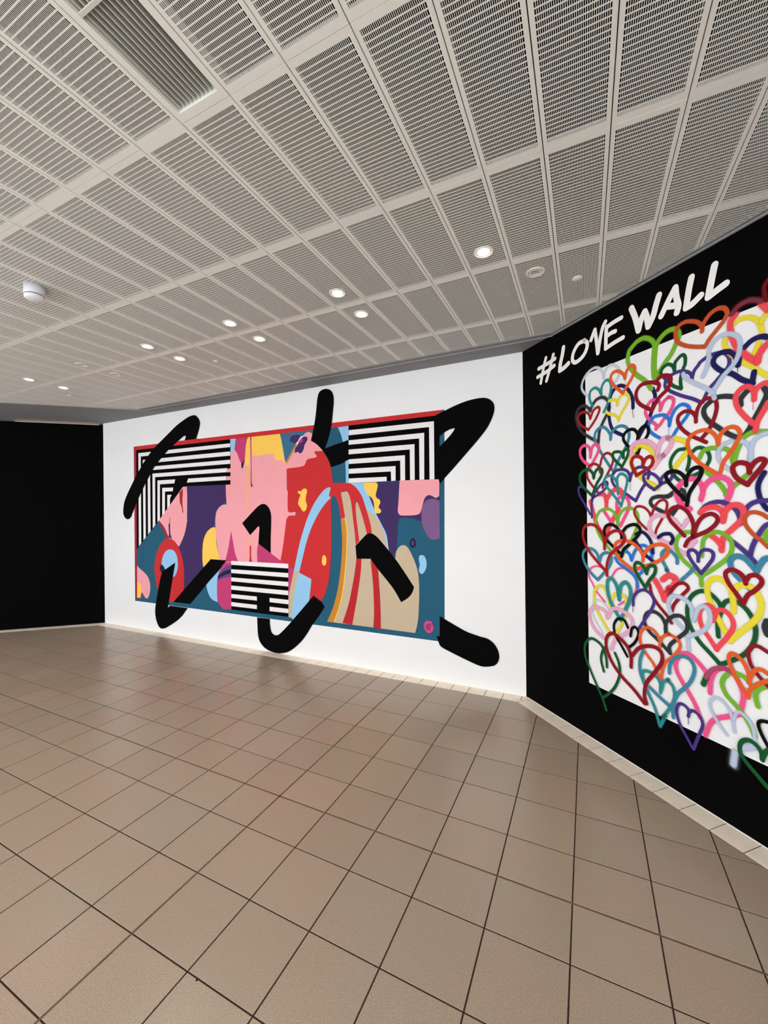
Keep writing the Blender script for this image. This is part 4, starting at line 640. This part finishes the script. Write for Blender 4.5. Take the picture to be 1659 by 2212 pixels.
('black',18.5,0.3,('1004.8,852.8 978.3,893.7 930.7,889.3 901.5,840.3 913.0,780.3 952.5,729.2 998.5,668.3', '1023.1,803.8 1035.1,853.8 1061.2,867.2 1078.9,832.3 1052.6,772.0 1006.9,725.0')),
('orange',18.6,0.3,('1216.1,794.5 1213.3,837.5 1180.7,878.9 1132.9,885.6 1093.5,842.8 1092.7,777.1 1130.9,723.8 1178.1,675.4 1216.8,589.2', '1216.3,813.3 1233.1,855.5 1271.5,884.5 1270.2,883.6 1321.0,866.2 1333.0,826.2 1294.5,764.2 1241.6,702.1 1216.8,589.2')),
('green',19.9,0.5,('843.2,547.4 835.6,616.4 801.7,678.0 739.2,703.8 692.5,690.6 658.3,635.3 662.0,560.6 708.1,470.7 761.9,387.1 805.4,324.4', '816.8,509.4 795.9,581.9 810.0,644.3 827.8,671.4', '907.5,660.5 935.1,606.9 942.2,540.2 917.0,461.4 874.9,395.8 805.5,324.5', '805.5,324.5 834.9,257.9')),
('steel',22.0,0.8,('1110.1,737.3 1088.0,678.0 1087.0,605.5 1114.6,537.5', '1149.3,531.6 1202.7,502.3 1272.8,470.1')),
('teal',20.0,0.8,('1216.2,526.6 1216.8,576.8 1197.5,607.1 1157.4,624.2 1108.6,613.2 1108.0,560.9 1142.0,490.2 1181.8,417.8 1210.5,330.4', '1223.0,548.0 1236.5,596.8 1268.5,621.1 1260.6,615.9 1292.6,587.0 1298.2,526.3 1265.0,448.7 1224.5,385.4 1247.0,409.5 1213.8,332.0')),
('wine',24.7,0.4,('1024.7,610.2 1025.6,677.6 999.7,730.2 945.5,769.1 888.8,784.9 846.3,748.4 841.0,675.4 886.1,590.4 958.1,525.3 1041.7,476.1 1113.3,420.1', '1037.0,687.9 1074.5,739.4 1124.8,770.9 1186.5,783.0 1225.7,760.6 1225.0,704.4 1177.8,625.2 1129.0,549.5 1114.0,472.3 1127.4,426.2')),
('pink',24.6,0.6,('1436.0,482.8 1413.7,538.5 1379.1,590.5 1343.4,637.8 1312.9,688.8 1310.4,738.0 1339.1,790.9 1381.6,804.4 1428.0,777.3 1472.4,733.6', '1487.7,634.5 1494.0,706.6 1516.0,760.8 1558.0,787.0 1598.0,773.3 1626.7,729.0 1640.5,680.1 1630.2,610.4', '1625.2,586.3 1575.7,552.7 1518.6,515.1 1485.9,470.9 1463.2,401.3')),
('steel',20.9,0.5,('1271.1,661.3 1274.9,707.1 1301.2,753.8 1345.2,780.5 1387.3,775.9 1410.3,735.4 1397.9,676.7 1367.6,622.6 1317.7,559.5 1291.5,485.7 1290.7,415.9',)),
('lime',23.5,0.5,('1578.2,771.7 1552.4,734.2 1546.8,698.1 1566.8,655.3 1606.3,621.9 1644.3,584.1 1671.8,543.2 1685.1,507.2', '1608.0,782.4 1646.3,774.5 1674.0,747.3', '1732.3,764.7 1701.1,736.7 1691.7,701.2 1700.3,657.3')),
('purple',18.0,0.2,('1374.8,460.8 1378.2,492.8 1354.3,512.9 1323.5,505.8 1310.4,456.3 1328.4,396.0 1364.4,344.6 1399.5,295.9', '1378.1,486.7 1401.9,503.3 1436.3,488.9 1449.9,447.9 1429.4,383.3 1402.4,297.5')),
('mist',16.6,0.8,('1564.7,455.1 1523.9,500.5 1492.4,549.5 1487.4,587.9 1514.7,622.5 1551.2,615.0 1586.1,568.6 1600.0,486.5', '1595.7,545.3 1615.8,593.1 1653.8,583.1 1681.0,537.1 1687.2,480.7')),
('green',29.0,0.8,('1455.4,668.6 1472.6,716.2',)),
('maroon',23.1,0.8,('1469.8,709.3 1500.3,761.1 1548.0,786.4 1588.5,781.0',)),
('wine',19.0,0.3,('1743.7,926.9 1703.5,943.3 1676.2,929.8 1664.2,894.0 1675.3,844.0 1706.5,802.1 1742.0,768.6',)),
('orange',20.9,0.3,('1665.1,754.7 1665.5,792.4 1647.4,839.9 1619.0,868.7 1589.6,873.1 1579.3,839.2 1598.6,784.6 1627.2,734.8 1659.8,693.5', '1667.7,777.2 1688.8,822.2 1715.8,837.0 1742.7,825.8', '1742.4,794.6 1701.7,763.4 1669.5,724.3 1659.8,682.8')),
('mist',31.1,1.2,('1601.7,386.9 1593.6,321.6', '1633.5,425.8 1680.4,456.0')),
('black',17.6,0.3,('1740.5,601.4 1713.4,593.9 1702.0,572.8 1712.8,535.9 1739.3,487.0',)),
('charcoal',34.9,0.3,('1742.3,1068.2 1735.6,1040.6 1743.9,1011.7',)),
('green',21.6,0.4,('1716.0,411.9 1711.9,446.4 1689.8,471.6 1657.8,476.4 1629.2,450.9 1623.9,404.4 1647.3,368.3 1692.9,330.3 1737.4,294.4', '1716.1,417.2 1729.6,455.9 1739.3,471.5')),
]
DRIPS = [
('navy',3.4,'1058.5,2233.4 1058.8,2195.2 1063.5,2165.6'),
('orange',3.0,'1007.8,2428.1 1007.8,2393.2'),
('blue',3.0,'1286.2,2065.3 1285.3,2023.7'),
('purple',3.0,'1035.6,1783.3 1035.6,1718.1'),
('coral',3.1,'1698.0,2114.3 1696.5,2064.5'),
('black',3.1,'1377.9,1727.1 1376.8,1695.6'),
('purple',4.5,'1044.4,1009.7 1043.7,959.6'),
('purple',4.1,'1376.6,461.9 1376.1,419.0'),
('pink',3.4,'1457.1,1647.4 1458.7,1620.3'),
('navy',3.2,'1633.9,2300.0 1634.6,2265.4'),
]
LETTERS = [
('#',30.7,('287.0,2813.1 256.6,2736.4 225.2,2632.1', '369.3,2809.3 334.4,2722.1 290.6,2629.9', '201.4,2754.6 302.6,2761.5 386.7,2772.1', '187.3,2690.9 293.4,2701.2 378.1,2721.7')),
('L',35.7,('476.4,2825.2 465.3,2777.3 443.3,2713.5 435.0,2663.7', '435.0,2663.7 479.9,2670.9 523.9,2688.7')),
('O',30.3,('673.0,2800.7 701.7,2768.0 688.1,2719.5 648.2,2685.0 590.5,2672.7 563.1,2703.4 577.9,2755.0 623.0,2795.8 679.5,2797.1',)),
('V',28.1,('734.9,2777.8 752.9,2810.8 768.7,2836.8', '768.7,2836.8 779.9,2762.5 790.7,2666.6', '792.6,2668.4 810.0,2750.6 831.8,2820.1 855.7,2853.7')),
('E',28.7,('863.8,2816.3 858.8,2750.6 856.0,2674.3', '863.7,2811.5 917.7,2821.8 977.7,2825.9', '868.7,2753.9 900.1,2760.3 930.7,2758.5', '856.0,2674.3 921.4,2687.6 987.6,2695.1')),
('W',38.1,('1049.9,2853.1 1075.6,2781.9 1096.6,2694.7', '1096.6,2694.7 1114.4,2751.4 1138.8,2790.9', '1138.8,2790.9 1152.4,2747.7 1161.0,2691.7', '1161.0,2691.7 1191.6,2738.8 1210.4,2794.3 1229.7,2844.3')),
('A',35.2,('1241.3,2717.3 1284.4,2784.0 1324.7,2839.9', '1325.9,2839.3 1332.1,2777.2 1341.7,2732.0 1332.3,2695.9', '1279.8,2755.1 1337.7,2733.9')),
('L',35.4,('1413.8,2850.2 1399.7,2791.4 1383.1,2698.5', '1383.1,2698.5 1415.9,2704.7 1460.2,2729.0')),
('L',36.2,('1529.9,2852.0 1515.3,2788.9 1497.4,2701.8', '1497.4,2701.8 1535.3,2714.8 1580.8,2729.0')),
]
PANEL = '680.8,2556.3 1244.7,2556.7 1755.2,2554.8 1732.9,389.0 1272.8,386.1 684.4,382.0'
PAINT = {'teal': (40, 92, 118), 'tealmid': (62, 112, 140), 'red': (203, 50, 52), 'darkred': (165, 42, 52), 'darkred2': (186, 42, 46), 'black': (5, 5, 5), 'white': (238, 235, 234), 'purple': (66, 48, 96), 'pink': (244, 165, 172), 'salmon': (244, 180, 125), 'violet': (72, 46, 100), 'lightblue': (150, 200, 234), 'navy': (32, 33, 62), 'yellow': (254, 205, 92), 'mauve': (104, 70, 128), 'mauve2': (126, 92, 138), 'magenta': (196, 64, 116), 'darkviolet': (42, 30, 64), 'ochre': (202, 136, 50), 'pale': (226, 226, 240), 'tan': (200, 180, 152), 'violetgrey': (76, 66, 100), 'rose': (206, 76, 132), 'wine': (104, 36, 84)}
SPRAY = {'teal': (43, 138, 138), 'orange': (224, 94, 42), 'navy': (27, 26, 84), 'charcoal': (48, 51, 55), 'wine': (140, 18, 32), 'red': (160, 28, 34), 'yellow': (231, 214, 58), 'green': (16, 84, 42), 'lime': (118, 176, 44), 'pink': (240, 82, 138), 'coral': (238, 74, 84), 'rose': (230, 170, 198), 'mist': (184, 197, 217), 'silver': (206, 207, 221), 'steel': (62, 130, 156), 'blue': (43, 116, 208), 'purple': (70, 52, 126), 'black': (5, 5, 6), 'rust': (194, 80, 42), 'maroon': (168, 72, 106), 'dim': (122, 47, 60), 'mar2': (106, 16, 21)}

def pts(s):
    out = []
    for t in s.split():
        c = t.endswith('*'); x, y = t.rstrip('*').split(','); out.append((float(x) / 1000, float(y) / 1000, c))
    return out
def cr(p0, p1, p2, p3, t):
    return tuple(0.5 * (2 * b + (c - a) * t + (2 * a - 5 * b + 4 * c - d) * t * t + (3 * b - a - 3 * c + d) * t ** 3) for a, b, c, d in zip(p0, p1, p2, p3))
def smooth_closed(P, n=6):
    out = []; N = len(P)
    for i in range(N):
        p1, p2 = P[i], P[(i + 1) % N]
        if p1[2] and p2[2]: out.append(p1[:2]); continue
        p0 = P[i - 1][:2] if not p1[2] else (2 * p1[0] - p2[0], 2 * p1[1] - p2[1])
        p3 = P[(i + 2) % N][:2] if not p2[2] else (2 * p2[0] - p1[0], 2 * p2[1] - p1[1])
        for k in range(n): out.append(cr(p0, p1[:2], p2[:2], p3, k / n))
    return out
def smooth_open(P, n=7):
    Q = [p[:2] for p in P]; Q = [(2 * Q[0][0] - Q[1][0], 2 * Q[0][1] - Q[1][1])] + Q + [(2 * Q[-1][0] - Q[-2][0], 2 * Q[-1][1] - Q[-2][1])]
    out = []
    for i in range(1, len(Q) - 2):
        for k in range(n): out.append(cr(Q[i - 1], Q[i], Q[i + 1], Q[i + 2], k / n))
    out.append(Q[-2]); return out
def ribbon(path, w, off):
    """flat stroke with round ends; u = distance from the middle line"""
    v, f, uv = [], [], []
    n = len(path); N = []
    for i in range(n):
        a, b = path[max(0, i - 1)], path[min(n - 1, i + 1)]; dx, dy = b[0] - a[0], b[1] - a[1]; L = math.hypot(dx, dy) or 1; N.append((-dy / L, dx / L))
    h = w / 2
    for i in range(n):
        x, y = path[i]
        for s in (-1, 0, 1): v.append((x + N[i][0] * h * s, y + N[i][1] * h * s, off)); uv.append((abs(s), 0))
    for i in range(n - 1):
        b = i * 3; f += [(b, b + 3, b + 4, b + 1), (b + 1, b + 4, b + 5, b + 2)]
    for i, sg in ((0, -1), (n - 1, 1)):
        x, y = path[i]; nx, ny = N[i]; tx, ty = ny * sg, -nx * sg; prev = i * 3; K = 8; c = i * 3 + 1; first = i * 3
        for k in range(1, K):
            t = math.pi * k / K; vx, vy = -nx * math.cos(t) + tx * math.sin(t), -ny * math.cos(t) + ty * math.sin(t)
            v.append((x + vx * h, y + vy * h, off)); uv.append((1, 0)); f.append((c, prev, len(v) - 1)); prev = len(v) - 1
        f.append((c, prev, i * 3 + 2))
    return v, f, uv
# frames whose local x runs along the wall, y up, z out of the wall into the room
FB = Matrix(((1, 0, 0, 0), (0, 0, -1, YW), (0, 1, 0, 0), (0, 0, 0, 1)))
FRW = Matrix(((DR_[0], 0, NR_[0], XR), (DR_[1], 0, NR_[1], YW), (0, 1, 0, 0), (0, 0, 0, 1)))
def area3(v, t):
    a, b, c = v[t[0]], v[t[1]], v[t[2]]; return (b[0] - a[0]) * (c[1] - a[1]) - (c[0] - a[0]) * (b[1] - a[1])
def flat(name, path, off, m, parent):
    v = [(x, y, off) for x, y in path]; f = [tuple(range(len(v)))]
    a = sum(path[i][0] * path[(i + 1) % len(path)][1] - path[(i + 1) % len(path)][0] * path[i][1] for i in range(len(path)))
    if a < 0: f = [f[0][::-1]]
    tri = tessellate_polygon([[Vector((p[0], p[1], 0)) for p in v]])
    me = bpy.data.meshes.new(name); me.from_pydata(v, [], [t if area3(v, t) > 0 else t[::-1] for t in tri])
    return link(name, me, m, parent)
def strokes(name, lst, w, off, m, parent, doff=0.00003):
    V, F, U = [], [], []
    for j, s in enumerate(lst):
        v, f, uv = ribbon(smooth_open(pts(s)), w, off + doff * j); b = len(V); V += v; U += uv; F += [tuple(b + i for i in q) for q in f]
    me = bpy.data.meshes.new(name); me.from_pydata(V, [], F); ul = me.uv_layers.new(name='UVMap')
    for lp in me.loops: ul.data[lp.index].uv = U[lp.vertex_index]
    return link(name, me, m, parent)

paint = {k: mat('paint_' + k, c, 0.8, 0.05 if k == 'black' else 0.12, 0.02, 4.0) for k, c in PAINT.items()}
mural = empty('abstract_mural'); mural.matrix_world = FB
tag(mural, 'large abstract mural in pink, red, teal and black stripes on the white wall', 'mural')
for k, (nm, c, w, s) in enumerate(MURAL):
    off = 0.0006 + k * 0.00006
    if w: strokes(nm, [s], w / 1000, off, paint[c], mural, 0)
    else: flat(nm, smooth_closed(pts(s)), off, paint[c], mural)

lm = empty('heart_mural'); lm.matrix_world = FRW
tag(lm, 'white painted panel crowded with spray-painted hearts on the black right wall', 'mural')
pp = pts(PANEL)
flat('white_panel', [p[:2] for p in pp], 0.0008, M_white, lm)
mats = {}
for k, (c, w, soft, st) in enumerate(HEARTS):
    key = (c, soft)
    if key not in mats: mats[key] = spray('spray_%s_%d' % (c, int(soft * 100)), SPRAY[c], soft)
    strokes('heart', st, w / 1000 * spread(soft), 0.0012 + 0.0001 * k, mats[key], lm)
for k, (c, w, s) in enumerate(DRIPS):
    strokes('paint_drip', [s], w / 1000 * spread(0.1), 0.0012 + 0.0001 * (len(HEARTS) + k), spray('drip_%s_%d' % (c, k), SPRAY[c], 0.1), lm)

wl_ = empty('wall_lettering'); wl_.matrix_world = FRW
tag(wl_, 'white brush lettering reading #LOVE WALL on the black wall above the hearts', 'lettering')
M_let = mat('white_letter_paint', (248, 246, 241), 0.6, 0.3, 0.02, 10)
for ch, w, st in LETTERS: strokes('letter', st, w / 1000, 0.0008, M_let, wl_, 0.00001)
